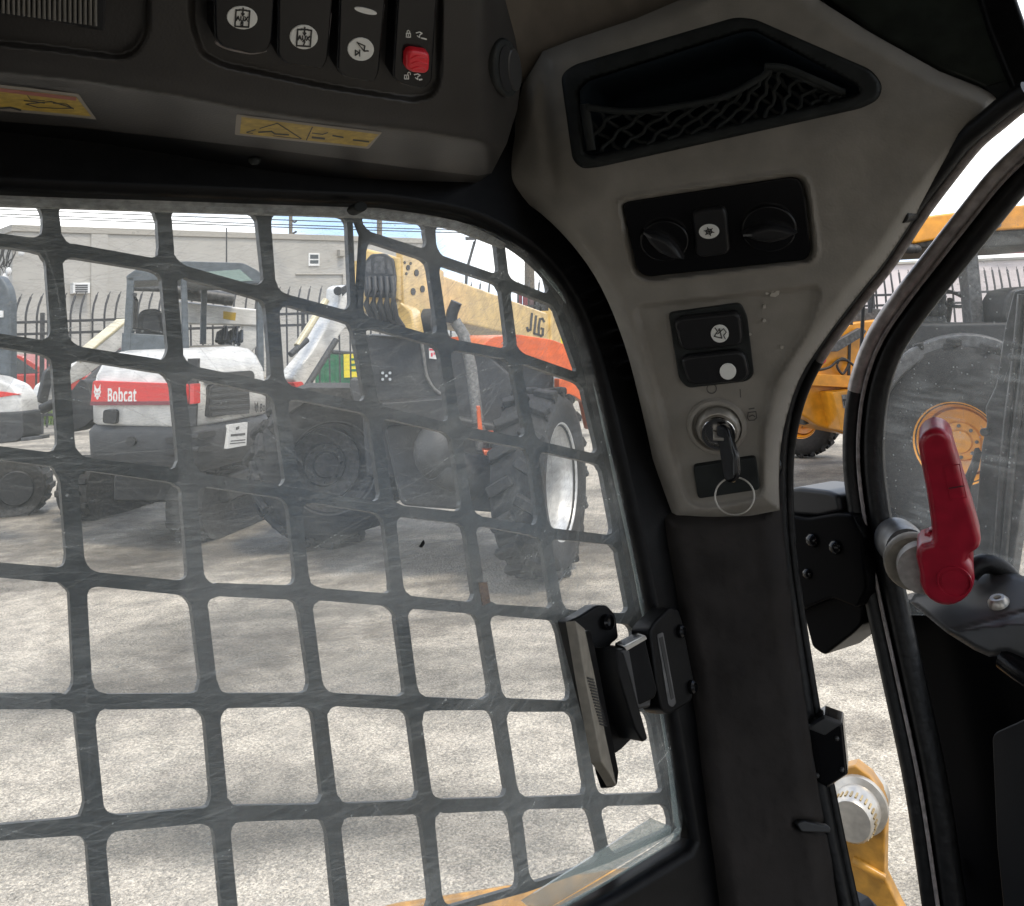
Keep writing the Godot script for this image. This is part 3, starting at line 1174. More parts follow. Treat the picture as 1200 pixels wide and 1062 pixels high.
# ---------- wheels ----------
func wheel(parent: Node3D, c: Vector3, axis: Vector3, r: float, w: float, rr: float, rim: Material, lugs: int, dish := 0.5) -> void:
	axis = axis.normalized()
	var h := w * 0.5
	var t := MB.new()
	var lug := r * 0.07
	t.lathe(c, axis, [Vector2(rr * 0.96, -h * 0.72), Vector2(rr * 1.03, -h * 0.86), Vector2((r + rr) * 0.5, -h), Vector2(r - lug * 1.6, -h * 0.97), Vector2(r - lug, -h * 0.8), Vector2(r - lug * 0.8, 0), Vector2(r - lug, h * 0.8), Vector2(r - lug * 1.6, h * 0.97), Vector2((r + rr) * 0.5, h), Vector2(rr * 1.03, h * 0.86), Vector2(rr * 0.96, h * 0.72)], 48, 0.5)
	var ty := part(parent, "wheel", t, M.tyre)
	var x := (Vector3.RIGHT if absf(axis.x) < 0.8 else Vector3.UP).cross(axis).normalized()
	var z := x.cross(axis)
	var l := MB.new()
	for i in lugs:
		for s in [-1.0, 1.0]:
			var a := TAU * (i + (0.25 if s > 0 else -0.25)) / lugs
			var rad := x * cos(a) + z * sin(a)
			var tan := axis.cross(rad)
			var ax: Vector3 = (axis * s + tan * 0.55).normalized()
			var up := rad
			var cross := up.cross(ax)
			l.box(c + rad * (r - lug * 0.55) + axis * s * h * 0.5, Vector3(r * 0.06, lug * 0.62, h * 0.52), Basis(cross, up, ax), lug * 0.3)
			# shoulder block running down the side
			l.box(c + rad * (r - lug * 1.7) + axis * s * h * 0.92 + tan * 0.55 * h * 0.5 , Vector3(r * 0.045, lug * 1.0, h * 0.05), Basis(tan, rad, axis), lug * 0.2)
	part(ty, "tread", l, M.tyre)
	var m := MB.new()
	m.lathe(c, axis, [Vector2(rr * 0.9, -h * 0.7), Vector2(rr * 0.86, h * 0.2), Vector2(rr * 0.9, h * 0.45), Vector2(rr * 0.97, h * 0.62), Vector2(rr * 1.0, h * 0.84), Vector2(rr * 1.04, h * 0.86)], 40, 0.5)
	m.lathe(c, axis, [Vector2(rr * 0.88, h * (dish - 0.3)), Vector2(rr * 0.8, h * dish), Vector2(rr * 0.5, h * (dish - 0.12)), Vector2(rr * 0.46, h * dish), Vector2(rr * 0.3, h * dish), Vector2(rr * 0.27, h * (dish + 0.16)), Vector2(0, h * (dish + 0.2))], 40, 0.6)
	var rm := part(ty, "rim", m, rim)
	rm.name = "rim"
	var bl := MB.new()
	for i in 8:
		var a := TAU * i / 8
		var o := c + (x * cos(a) + z * sin(a)) * rr * 0.39 + axis * h * dish
		bl.cyl(o - axis * 0.01, o + axis * 0.025, rr * 0.045, -1, 6)
	part(ty, "wheel_nuts", bl, M.mid_steel)

func tracks(parent: Node3D, a: Vector3, b: Vector3, high: float, w: float) -> void:
	# one crawler from end a to end b on the ground
	var d := (b - a).normalized()
	var len := a.distance_to(b)
	var s := Vector3(d.z, 0, -d.x)
	var r := high * 0.5
	var f := Fr.new()
	f.o = a
	f.u = d
	f.n = s
	var sh := PackedVector2Array()
	for i in 13:
		var t := PI * 0.5 + PI * i / 12
		sh.append(Vector2(r + cos(t) * r, r + sin(t) * r))
	for i in 13:
		var t := -PI * 0.5 + PI * i / 12
		sh.append(Vector2(len - r + cos(t) * r, r + sin(t) * r * 0.92))
	var mb := MB.new()
	ext(mb, f, sh, w * 0.5, -w * 0.5, 0.02)
	var tr := part(parent, "crawler_track", mb, M.dusty_rubber)
	var lg := MB.new()
	var per := 2.0 * (len - 2.0 * r) + TAU * r
	var count := int(per / 0.11)
	for i in count:
		var q := per * i / count
		var p := Vector2()
		var m := Vector2()
		if q < len - 2 * r:
			p = Vector2(r + q, 2 * r); m = Vector2(0, 1)
		elif q < len - 2 * r + PI * r:
			var t := PI / 2 - (q - (len - 2 * r)) / r
			p = Vector2(len - r + cos(t) * r, r + sin(t) * r); m = Vector2(cos(t), sin(t))
		elif q < 2 * (len - 2 * r) + PI * r:
			p = Vector2(len - r - (q - (len - 2 * r) - PI * r), 0); m = Vector2(0, -1)
		else:
			var t := -PI / 2 - (q - 2 * (len - 2 * r) - PI * r) / r
			p = Vector2(r + cos(t) * r, r + sin(t) * r); m = Vector2(cos(t), sin(t))
		var up := f.u * m.x + f.v * m.y
		var along := f.n.cross(up)
		lg.box(f.w(p) + f.n * (0.08 * w if i % 2 else -0.08 * w), Vector3(0.03, 0.025, w * 0.4), Basis(along, up, f.n), 0.008)
	part(tr, "tread_lugs", lg, M.dusty_rubber)
	for e in [r, len - r]:
		var h := MB.new()
		h.cyl(f.w(Vector2(e, r), w * 0.5 - 0.01), f.w(Vector2(e, r), w * 0.5 + 0.02), r * 0.62, -1, 20)
		part(tr, "sprocket", h, M.dark_steel)
	var pl := MB.new()
	pl.box(f.w(Vector2(len * 0.5, r * 0.95), w * 0.5), Vector3(len * 0.5 - r * 1.6, r * 0.42, 0.03), Basis(f.u, f.v, f.n), 0.01)
	part(tr, "side_frame", pl, M.charcoal)

func cat_logo(mb: MB, f: Fr, c: Vector2, s: float, z: float) -> void:   # a cat's head: pointed ears, narrow chin
	var half := [Vector2(0, 0.42), Vector2(0.2, 0.5), Vector2(0.52, 1.0), Vector2(0.5, 0.3), Vector2(0.62, 0.05), Vector2(0.42, -0.25), Vector2(0.5, -0.5), Vector2(0.28, -0.45), Vector2(0.16, -0.75), Vector2(0, -0.85)]
	var p := PackedVector2Array()
	for q in half:
		p.append(c + q * s)
	for i in range(half.size() - 2, 0, -1):
		p.append(c + Vector2(-half[i].x, half[i].y) * s)
	ext(mb, f, p, z, z - 0.001)

func cat_eyes(mb: MB, f: Fr, c: Vector2, s: float, z: float) -> void:
	for k in [-1.0, 1.0]:
		ext(mb, f, PackedVector2Array([c + Vector2(0.08 * k, 0.0) * s, c + Vector2(0.36 * k, 0.22) * s, c + Vector2(0.34 * k, 0.02) * s]), z, z - 0.001)
		ext(mb, f, PackedVector2Array([c + Vector2(0.04 * k, -0.32) * s, c + Vector2(0.2 * k, -0.3) * s, c + Vector2(0.1 * k, -0.5) * s]), z, z - 0.001)

# A shell with a rounded plan: the plan points are world xz, lofted through [height, inset] rings.
func shell(mb: MB, plan: PackedVector2Array, rings: Array) -> void:
	var c := Vector2()
	for p in plan:
		c += p / plan.size()
	var k := plan.size()
	var pos := []
	for r in rings:
		var row := []
		for p in plan:
			var q: Vector2 = p + (c - p).normalized() * r[1]
			row.append(Vector3(q.x, r[0], q.y))
		pos.append(row)
	for i in pos.size() - 1:
		for j in k:
			var j2 := (j + 1) % k
			var N := []
			for m in [[i, j], [i, j2], [i + 1, j2], [i + 1, j]]:
				var ii: int = m[0]
				var jj: int = m[1]
				var dx: Vector3 = pos[ii][(jj + 1) % k] - pos[ii][(jj - 1 + k) % k]
				var dy: Vector3 = pos[i + 1][jj] - pos[i][jj]
				if ii == i and i > 0:
					dy = (dy.normalized() + (pos[i][jj] - pos[i - 1][jj]).normalized())
				elif ii == i + 1 and i + 2 < pos.size():
					dy = (dy.normalized() + (pos[i + 2][jj] - pos[i + 1][jj]).normalized())
				var nn := dx.cross(dy).normalized()
				var outw: Vector3 = pos[ii][jj] - Vector3(c.x, pos[ii][jj].y - 0.001, c.y)
				N.append(nn if nn.dot(outw) > 0 else -nn)
			mb.q(pos[i][j], pos[i][j2], pos[i + 1][j2], pos[i + 1][j], N[0], N[1], N[2], N[3])
	for e in [0, pos.size() - 1]:
		var m := Vector3.UP * (1.0 if (e > 0) == (rings[-1][0] > rings[0][0]) else -1.0)
		var mid := Vector3(c.x, rings[e][0], c.y)
		for j in k:
			mb.t(mid, pos[e][j], pos[e][(j + 1) % k], m, m, m)

func up_frame(a: Vector3, b: Vector3) -> Fr:   # upright frame through a and b, facing the viewer
	var f := Fr.new()
	f.o = Vector3(a.x, 0, a.z)
	f.u = Vector3(b.x - a.x, 0, b.z - a.z).normalized()
	f.n = Vector3(-f.u.z, 0, f.u.x)
	if f.n.dot(eye - a) < 0:
		f.n = -f.n
	return f

func excavators() -> void:
	# ---- the white compact excavator whose tail faces us ----
	var C := P(226, 500, 8.0)
	var L := P(92, 497, 8.6)
	var R := P(326, 483, 9.25)
	var ex := thing("compact_excavator", "white compact excavator with red tail band and cat head emblem facing the window", "excavator", Vector3(C.x - 0.4, 0, C.z - 0.6))
	var l2 := Vector2(L.x, L.z)
	var c2 := Vector2(C.x, C.z)
	var r2 := Vector2(R.x, R.z)
	var far := l2 + (r2 - c2)
	var plan := rc(PackedVector2Array([l2, c2, r2, far]), 0.3, 6)
	var ca := MB.new()
	shell(ca, plan, [[0.60, 0.22], [0.64, 0.05], [0.72, 0.0], [0.94, -0.015], [0.985, 0.02], [1.0, 0.06]])
	var cw := part(ex, "counterweight", ca, M.charcoal)
	var bd := MB.new()
	shell(bd, plan, [[0.995, 0.045], [1.015, 0.02], [1.2, 0.015], [1.4, 0.04], [1.52, 0.1], [1.58, 0.17], [1.605, 0.3]])
	var body := part(ex, "body", bd, M.white_paint)
	var rf := up_frame(L, C)
	var sf := up_frame(C, R)
	# red band with lettering, on the tail face
	var band := MB.new()
	slab(band, rf, [110, 446, 216, 450, 218, 474, 107, 474.5], 0.012, -0.06, 0.004, 3.0)
	var bp := part(ex, "red_band", band, M.red_band)
	var bw := writing(bp, "lettering", "Bobcat", rf, fx(rf, 144, 463.5), 0.112, 0.0125, M.symbol_white, 0.66)
	bw.name = "lettering"
	var lg := MB.new()
	cat_logo(lg, rf, fx(rf, 115.5, 460), 0.07, 0.0135)
	part(bp, "emblem", lg, M.symbol_white)
	var le := MB.new()
	cat_eyes(le, rf, fx(rf, 115.5, 460), 0.07, 0.0145)
	part(bp, "emblem_mark", le, M.red_band)
	var bs := MB.new()
	slab(bs, rf, [223, 450, 228, 450, 228, 473, 223, 474], 0.008, -0.06, 0.002)
	part(ex, "red_band", bs, M.red_band)
	var dl := MB.new()
	slab(dl, rf, [107, 470.5, 218, 470, 218, 474.5, 107, 475], 0.0135, 0.0, 0.0)
	part(bp, "dark_edge", dl, M.maroon)
	var lk := MB.new()
	slab(lk, rf, [122, 480, 138, 480, 137, 497, 121, 496], 0.012, -0.04, 0.004, 4.0)
	part(ex, "latch_recess", lk, M.dark_steel)
	var gapm := MB.new()
	slab(gapm, sf, [232.5, 420, 234.5, 420, 231, 499, 229, 499], 0.0, -0.1)
	part(ex, "door_gap", gapm, M.dark_steel)
	# louvred grille on the side face
	var gr := MB.new()
	slab(gr, sf, [245, 451, 290, 447, 292, 482, 243, 490], 0.014, -0.05, 0.006, 5.0)
	var gp_ := part(ex, "grille", gr, M.dark_steel)
	for i in 5:
		var s := MB.new()
		var y := 456.0 + i * 7.0
		slab(s, sf, [246, y, 290, y - 4.2 + i * 0.3, 290, y - 0.7 + i * 0.3, 246, y + 3.6], 0.02, 0.0, 0.004)
		part(gp_, "louvre", s, M.charcoal)
	var hood := MB.new()
	slab(hood, sf, [243, 438, 296, 434, 299, 444, 243, 450], 0.006, -0.05, 0.004, 4.0)
	part(ex, "vent_panel", hood, M.dark_steel)
	writing(ex, "side_lettering", "Bobcat", sf, fx(sf, 313, 477), 0.07, 0.002, M.symbol_dark, 0.8)
	var sl := MB.new()
	cat_logo(sl, sf, fx(sf, 299.5, 477.5), 0.055, 0.008)
	part(ex, "side_emblem", sl, M.symbol_dark)
	# counterweight slots, hole and paper label
	for q in [[197, 512, 215, 512, 215, 518, 197, 519], [197, 526, 215, 526, 215, 532, 197, 533]]:
		var s := MB.new()
		slab(s, rf, q, 0.03, -0.02, 0.0, 2.0)
		part(cw, "slot", s, M.dark_steel)
	for q in [[228, 508, 249, 504, 249, 511, 228, 515], [228, 524, 248, 521, 248, 528, 228, 530]]:
		var s := MB.new()
		slab(s, sf, q, 0.03, -0.02, 0.0, 2.0)
		part(cw, "slot", s, M.dark_steel)
	var ho := MB.new()
	sheet(ho, rf, ell(156, 517, 5.5, 5.5), 0.028, -0.02)
	part(cw, "hole", ho, M.dark_steel)
	var lb := MB.new()
	slab(lb, sf, [264.5, 498, 286, 495, 284.5, 522, 262, 526], 0.034, 0.0, 0.0)
	var lp := part(cw, "paper_label", lb, M.window_white)
	for i in 4:
		var s := MB.new()
		var y: float = [501.0, 509.0, 516.5, 519.5][i]
		var x0: float = [272.0, 266.0, 266.0, 265.0][i]
		var x1: float = [276.0, 283.0, 283.0, 283.0][i]
		slab(s, sf, [x0, y, x1, y - 1.6, x1, y + [1.8, 1.2, -0.4, -0.4][i], x0, y + [3.4, 2.8, 1.2, 1.2][i]], 0.0352, 0.034)
		part(lp, "print", s, M.mid_steel)
	# cab frame: roof, posts, lower panel
	var roof := MB.new()
	var ra := P(148, 322, 8.9)
	var rb := P(305, 318, 9.3)
	var rf2 := up_frame(ra, rb)
	slab(roof, rf2, [147, 324, 160, 315, 215, 306, 285, 308, 304, 318, 309, 330, 300, 333, 240, 334, 215, 327, 150, 330], 0.0, -1.15, 0.03, 5.0)
	part(ex, "cab_roof", roof, M.rops_grey)
	var skl := MB.new()
	slab(skl, rf2, [234, 319, 281, 316, 296, 329, 240, 332], 0.012, -0.02)
	part(ex, "skylight", skl, M.skylight)
	for q in [[149, 324, 158, 324, 152, 420, 143, 420, 0.0], [212, 326, 219, 326, 222, 414, 214, 416, 0.0], [245, 333, 252, 333, 251, 404, 243, 404, -1.0], [304, 325, 311, 328, 313, 436, 305, 436, -0.2], [156, 343, 160, 345, 158, 392, 153, 392, -0.9]]:
		var s := MB.new()
		slab(s, rf2, q.slice(0, 8), q[8], q[8] - 0.09, 0.012)
		part(ex, "cab_post", s, M.rops_grey)
	var lo := MB.new()
	slab(lo, rf2, [143, 390, 200, 393, 205, 428, 141, 426], -0.01, -0.08, 0.01)
	part(ex, "lower_panel", lo, M.rops_grey)
	var seat := MB.new()
	slab(seat, rf2, [160, 372, 166, 362, 185, 360, 195, 368, 200, 394, 199, 410, 158, 410], -0.35, -0.5, 0.05, 6.0)
	var sp := part(ex, "seat", seat, M.dark_steel)
	var hr := MB.new()
	slab(hr, rf2, [166, 384, 170, 369, 185, 367, 192, 392], -0.33, -0.36, 0.01, 3.0)
	part(sp, "seat_cover", hr, M.charcoal)
	var mr := MB.new()
	mr.tube([P(158, 345, 8.6), P(159, 352, 8.55), P(158, 385, 8.6)], 0.02, 8)
	part(ex, "mirror", mr, M.dark_steel)
	var cu := MB.new()
	slab(cu, rf2, [219, 406, 276, 404, 282, 410, 281, 419, 218, 418], -0.2, -0.7, 0.05, 4.0)
	part(ex, "engine_cushion", cu, M.seat_grey)
	# its own boom, in front of the cab
	var bo := MB.new()
	var bf := up_frame(P(215, 370, 10.6), P(312, 372, 10.9))
	slab(bo, bf, [190, 352, 215, 354, 280, 361, 312, 364, 312, 383, 262, 381, 214, 380, 190, 372], 0.13, -0.13, 0.02)
	var bm := part(ex, "boom", bo, M.white_paint)
	var bl := MB.new()
	slab(bl, bf, [260, 365, 275, 367, 274, 376, 260, 374], 0.133, 0.12)
	part(bm, "warning_label", bl, M.label_yellow)
	var rod := MB.new()
	rod.cyl(P(205, 342, 10.4), P(274, 351, 10.6), 0.07, -1, 12)
	rod.cyl(P(150, 337, 10.4), P(234, 340, 10.4), 0.035, -1, 10)
	part(bm, "hydraulic_cylinder", rod, M.mid_steel)
	var dp := MB.new()
	slab(dp, bf, [284, 378, 312, 378, 312, 390, 290, 418, 278, 416, 276, 406], 0.1, -0.1, 0.02, 4.0)
	part(bm, "dipper_link", dp, M.white_paint)
	var blk := MB.new()
	for i in 10:
		blk.cyl(P(254 + i * 3.2, 400 + (i % 3) * 2, 9.7), P(256 + i * 3.0, 390 - (i % 4) * 2.0, 9.9), 0.02, -1, 6)
	part(ex, "control_levers", blk, M.dark_steel)
	# undercarriage
	tracks(ex, gp(214, 640), gp(214, 640) + Vector3(0.45, 0, -1.95), 0.56, 0.34)
	tracks(ex, gp(82, 614), gp(82, 614) + Vector3(0.45, 0, -1.8), 0.56, 0.34)
	var un := MB.new()
	un.box(Vector3(C.x - 0.35, 0.42, C.z - 1.3), Vector3(0.55, 0.12, 0.5), Basis(Vector3.UP, -0.2), 0.03)
	part(ex, "undercarriage", un, M.dark_steel)
	var bl2 := MB.new()
	bl2.box(gp(150, 610) + Vector3(0.35, 0.3, -2.2), Vector3(0.8, 0.2, 0.05), Basis(Vector3.UP, -0.2), 0.03)
	part(ex, "dozer_blade", bl2, M.dark_steel)

	# ---- excavator cut by the left edge ----
	var A := P(-60, 470, 8.9)
	var B := P(24, 480, 8.7)
	var e2 := thing("cut_excavator", "white excavator tail with thin red stripe, cut by the left picture edge", "excavator", Vector3(B.x - 0.6, 0, B.z))
	var ef := up_frame(A, B)
	var t := MB.new()
	slab(t, ef, [-120, 430, -10, 442, 14, 452, 24, 466, 25, 486, -120, 494], 0.0, -0.2, 0.05, 5.0)
	part(e2, "body", t, M.white_paint)
	t = MB.new()
	slab(t, ef, [-60, 456, 4, 459, 24, 462, -2, 466, -60, 467], 0.006, -0.02)
	part(e2, "red_stripe", t, M.red_band)
	t = MB.new()
	slab(t, ef, [-120, 488, 28, 482, 29, 512, 20, 518, -120, 530], 0.02, -0.2, 0.03, 3.0)
	part(e2, "counterweight", t, M.charcoal)
	t = MB.new()
	slab(t, ef, [29, 472, 48, 448, 56, 452, 62, 470, 66, 496, 52, 508, 30, 516], -0.5, -0.75, 0.04, 4.0)
	part(e2, "swing_bracket", t, M.charcoal)
	t = MB.new()
	slab(t, ef, [-80, 322, -22, 322, -13, 336, -10, 350, -10, 470, -20, 470, -80, 470], -0.22, -0.3, 0.04, 6.0)
	var cb := part(e2, "cab", t, M.rops_grey)
	t = MB.new()
	slab(t, ef, [-80, 362, -18, 364, -18, 372, -80, 372], -0.21, -0.24)
	part(cb, "cab_label", t, M.window_white)
	tracks(e2, gp(58, 600), gp(58, 600) + Vector3(-2.1, 0, 0.5), 0.55, 0.36)
	t = MB.new()
	slab(t, ef, [34, 512, 58, 509, 58, 513, 34, 516], 0.1, 0.0, 0.005)
	part(e2, "step_plate", t, M.mid_steel)
	# its boom, rising to the upper right
	var bf2 := up_frame(P(60, 450, 10.2), P(150, 380, 10.9))
	t = MB.new()
	slab(t, bf2, [42, 466, 48, 452, 66, 440, 84, 424, 110, 402, 144, 376, 150, 380, 150, 394, 122, 420, 96, 440, 78, 450, 62, 462, 56, 480, 46, 486], 0.1, -0.12, 0.02, 3.0)
	var b2 := part(e2, "boom", t, M.white_paint)
	t = MB.new()
	slab(t, bf2, [86, 422, 110, 401, 144, 373.5, 147, 375.5, 111, 404.5, 88, 426], 0.108, -0.125, 0.01)
	part(b2, "boom_plate", t, M.cream_pale)
	t = MB.new()
	t.cyl(P(92, 462, 9.9), P(140, 418, 10.4), 0.07, -1, 12)
	t.cyl(P(48, 480, 9.9), P(96, 458, 9.9), 0.05, -1, 12)
	part(b2, "hydraulic_cylinder", t, M.charcoal)
	t = MB.new()
	slab(t, bf2, [36, 470, 44, 436, 62, 420, 70, 428, 52, 446, 46, 474], 0.16, 0.1, 0.01, 3.0)
	part(b2, "hose_guard", t, M.charcoal)

	# ---- third machine: only its raised dipper shows between cab post and telehandler ----
	var e3 := thing("raised_dipper", "white excavator dipper arm slanting up beside the fence, red tip at bottom", "excavator arm", gp(350, 560))
	var f3 := up_frame(P(346, 450, 11.2), P(405, 350, 11.9))
	t = MB.new()
	slab(t, f3, [336, 444, 342, 432, 356, 416, 372, 390, 390, 356, 391, 338, 398, 334, 410, 337, 416, 352, 417, 366, 408, 386, 398, 384, 372, 420, 354, 448, 346, 456], 0.1, -0.12, 0.02, 3.0)
	part(e3, "arm", t, M.white_paint)
	t = MB.new()
	slab(t, f3, [336, 448, 347, 447, 351, 456, 342, 459], 0.105, -0.1, 0.01, 2.0)
	part(e3, "red_tip", t, M.red_band)
	t = MB.new()
	t.cyl(P(348, 406, 11.0), P(382, 352, 11.5), 0.04, -1, 12)
	part(e3, "hydraulic_cylinder", t, M.cream_pale)
	t = MB.new()
	t.cyl(P(340, 416, 10.9), P(360, 398, 11.1), 0.035, -1, 10)
	t.cyl(P(360, 452, 11.0), P(394, 398, 11.4), 0.035, -1, 10)
	part(e3, "hose", t, M.charcoal)
	t = MB.new()
	slab(t, f3, [392, 338, 400, 334, 402, 340, 394, 348], 0.108, 0.0, 0.01)
	t.cyl(P(396, 341, 11.3), P(396.2, 341, 11.7), 0.05, -1, 12)
	part(e3, "pin", t, M.dark_steel)
	t = MB.new()
	slab(t, f3, [300, 470, 330, 452, 372, 449, 418, 454, 420, 470, 420, 640, 300, 610], -0.2, -1.0, 0.03, 6.0)
	part(e3, "arm_base", t, M.dark_steel)

func telehandler() -> void:
	var base := gp(520, 640)
	var th := thing("telehandler", "telehandler seen from behind with cream yellow boom and orange engine hood", "telehandler", base)
	# boom: a long box from a near end by the left to a far end at the right
	var na := P(467, 303, 7.2)
	var fa := P(653, 371, 12.1)
	var bf := Fr.new()
	bf.o = na
	bf.u = (fa - na).normalized()
	bf.n = Vector3(-bf.u.z, 0, bf.u.x).normalized()
	if bf.n.dot(eye - na) < 0:
		bf.n = -bf.n
	bf.v = bf.n.cross(bf.u)
	var len := na.distance_to(fa)
	var bt := MB.new()
	ext(bt, bf, PackedVector2Array([Vector2(0, -0.36), Vector2(len, -0.33), Vector2(len, 0), Vector2(0.0, 0)]), 0.0, -0.36, 0.02)
	var bm := part(th, "boom", bt, M.cream_yellow)
	var tip := MB.new()
	ext(tip, bf, PackedVector2Array([Vector2(len - 0.45, -0.37), Vector2(len + 0.05, -0.36), Vector2(len + 0.05, 0.03), Vector2(len - 0.45, 0.03)]), 0.03, -0.39, 0.02)
	part(bm, "boom_end", tip, M.cream_yellow)
	var nl := MB.new()
	slab(nl, bf, [467, 288, 472, 290, 517, 318, 517, 352, 500, 372, 486, 374, 470, 366], 0.025, -0.02, 0.01)
	var np := part(bm, "pivot_plate", nl, M.cream_yellow)
	for q in [[474, 314, 2.6], [484, 320, 3.2], [470, 308, 1.4], [477, 309, 1.4], [472, 321, 1.4], [480, 342, 3.4], [491, 339, 3.2]]:
		var s := MB.new()
		sheet(s, bf, ell(q[0], q[1], q[2] * 0.8, q[2] * 1.25), 0.03, 0.0)
		part(np, "hole", s, M.dark_steel)
	var pin := MB.new()
	var pc := bf.w(fx(bf, 494, 378), 0.0)
	pin.cyl(pc - bf.n * 0.1, pc + bf.n * 0.12, 0.1, -1, 24)
	pin.cyl(pc + bf.n * 0.1, pc + bf.n * 0.17, 0.055, -1, 16)
	part(bm, "pivot_pin", pin, M.charcoal)
	var jl := MB.new()
	for l in [[623.2, 367.5, 621.4, 386.5, 618.6, 388.0, 617.6, 384.0], [628.0, 370.5, 625.8, 391.0, 630.4, 392.4], [637.4, 377.0, 635.6, 373.6, 632.6, 374.0, 631.0, 384.0, 631.2, 392.0, 633.6, 394.0, 635.8, 392.5, 636.2, 385.6, 634.0, 385.0]]:
		stroke(jl, bf, l, 2.7, 0.003)
	part(bm, "lettering", jl, M.symbol_dark)
	# the open rear end of the boom: dark frame with arch, hoses
	var ef := vf(P(446, 340, 7.15), -8.0)
	var q := MB.new()
	slab(q, ef, [424, 290, 468, 302, 468, 352, 426, 350], 0.0, -0.3, 0.02)
	part(bm, "boom_back", q, M.cream_yellow)
	q = MB.new()
	slab(q, ef, [427, 320, 429, 306, 436, 298, 452, 297, 462, 304, 465, 325, 464, 350, 428, 348], 0.03, -0.02, 0.01, 3.0)
	var bk := part(bm, "rear_cover", q, M.charcoal)
	for s in [[430, 318, 431, 308, 436, 303, 437, 321], [440, 321, 440, 302, 446, 300, 452, 302, 453, 321], [456, 321, 455, 303, 460, 306, 462, 322]]:
		q = MB.new()
		slab(q, ef, s, 0.036, 0.02, 0.0, 1.5)
		part(bk, "opening", q, M.mid_steel)
	for k in 5:
		q = MB.new()
		var hx := 432.0 + k * 7.0
		q.tube([P(hx, 326, 7.08), P(hx + 1, 340, 7.0), P(hx - 3 + k, 356, 7.0), P(hx + 4, 372, 7.0), P(hx + 12, 384, 7.1)], 0.022, 8)
		part(bk, "hose", q, M.dark_steel)
	q = MB.new()
	slab(q, ef, [427, 354, 466, 352, 480, 364, 486, 396, 448, 388, 430, 372], -0.05, -0.3, 0.02)
	part(bm, "boom_bracket", q, M.cream_yellow)
	# body
	var cf := vf(P(470, 470, 7.3), 6.0)
	q = MB.new()
	slab(q, cf, [424, 392, 480, 396, 530, 402, 560, 404, 600, 440, 600, 560, 430, 560, 424, 480], 0.0, -1.6, 0.05, 6.0)
	var bd := part(th, "chassis", q, M.charcoal)
	q = MB.new()
	slab(q, cf, [428, 470, 520, 463, 524, 470, 522, 492, 430, 488], 0.35, 0.02, 0.02, 3.0)
	part(bd, "rear_step", q, M.dark_steel)
	q = MB.new()
	slab(q, cf, [444, 432, 461, 433, 461, 448, 445, 448], 0.012, -0.01)
	var dv := part(bd, "light_panel", q, M.dark_steel)
	for s in [[448.5, 437], [457, 437], [452.7, 440.5], [448.5, 444.5], [457, 444.5]]:
		q = MB.new()
		sheet(q, cf, ell(s[0], s[1], 1.7, 1.7, 0, 10), 0.018, 0.0)
		part(dv, "lamp_lens", q, M.window_white)
	q = MB.new()
	slab(q, cf, [502.5, 408, 511, 409, 511.5, 421, 503, 420], 0.012, -0.01)
	var lab := part(bd, "white_label", q, M.window_white)
	q = MB.new()
	slab(q, cf, [503, 408.6, 510.5, 409.4, 510.5, 411.4, 503, 410.6], 0.0135, 0.01)
	slab(q, cf, [505, 413.5, 507, 413.5, 507, 418, 505, 418], 0.0135, 0.01)
	slab(q, cf, [508, 413, 509.4, 413, 509.4, 416, 508, 416], 0.0135, 0.01)
	part(lab, "print", q, M.lamp_red)
	q = MB.new()
	var cl := []
	for s in curve(px([494, 400, 497, 420, 500, 440, 508, 455, 520, 464]), 5):
		cl.append(cf.w(fx(cf, s.x, s.y), 0.02))
	q.tube(cl, 0.012, 8)
	part(bd, "cable", q, M.pipe_grey)
	q = MB.new()
	slab(q, cf, [414, 442, 428, 444, 430, 452, 432, 470, 418, 470, 412, 448], 0.3, 0.0, 0.02, 2.0)
	part(bd, "tail_lamp_box", q, M.charcoal)
	q = MB.new()
	slab(q, cf, [450, 500, 530, 486, 600, 500, 600, 600, 470, 590], 0.1, -0.6, 0.05, 8.0)
	part(th, "rear_axle", q, M.charcoal)
	q = MB.new()
	q.cyl(P(508, 545, 6.95), P(560, 560, 7.2), 0.12, 0.16, 20)
	q.ball(P(512, 530, 7.0), Vector3(0.16, 0.2, 0.16), 16)
	part(th, "axle_hub", q, M.charcoal)
	# exhaust stack
	q = MB.new()
	q.tube([P(560, 495, 7.0), P(552, 430, 7.05), P(543, 392, 7.1), P(533, 376, 7.1)], 0.04, 14)
	var xs := part(th, "exhaust_pipe", q, M.pipe_grey)
	q = MB.new()
	q.tube([P(528, 378, 7.1), P(530, 366, 7.1), P(535, 354, 7.1)], 0.042, 12)
	part(xs, "exhaust_cap", q, M.dark_steel)
	q = MB.new()
	q.cyl(P(560, 500, 7.0), P(566, 526, 7.0), 0.045, -1, 14)
	part(xs, "lower_pipe", q, M.pipe_grey)
	# orange hood and brackets
	var hf := vf(P(620, 430, 7.6), 24.0)
	q = MB.new()
	slab(q, hf, [556, 408, 570, 395, 600, 392, 640, 398, 664, 407, 677, 422, 681, 441, 652, 439, 644, 431, 602, 427, 596, 421, 558, 415], 0.1, -0.8, 0.05, 5.0)
	var hd := part(th, "engine_hood", q, M.orange_paint)
	q = MB.new()
	slab(q, hf, [560, 410, 600, 420, 640, 426, 648, 440, 648, 500, 575, 500], 0.02, -0.7, 0.03, 4.0)
	part(hd, "engine_side", q, M.charcoal)
	q = MB.new()
	slab(q, hf, [644, 443, 682, 449, 686, 476, 690, 500, 679, 502, 672, 470, 660, 462, 644, 459], 0.16, 0.08, 0.01, 2.0)
	part(hd, "wheel_guard", q, M.orange_paint)
	q = MB.new()
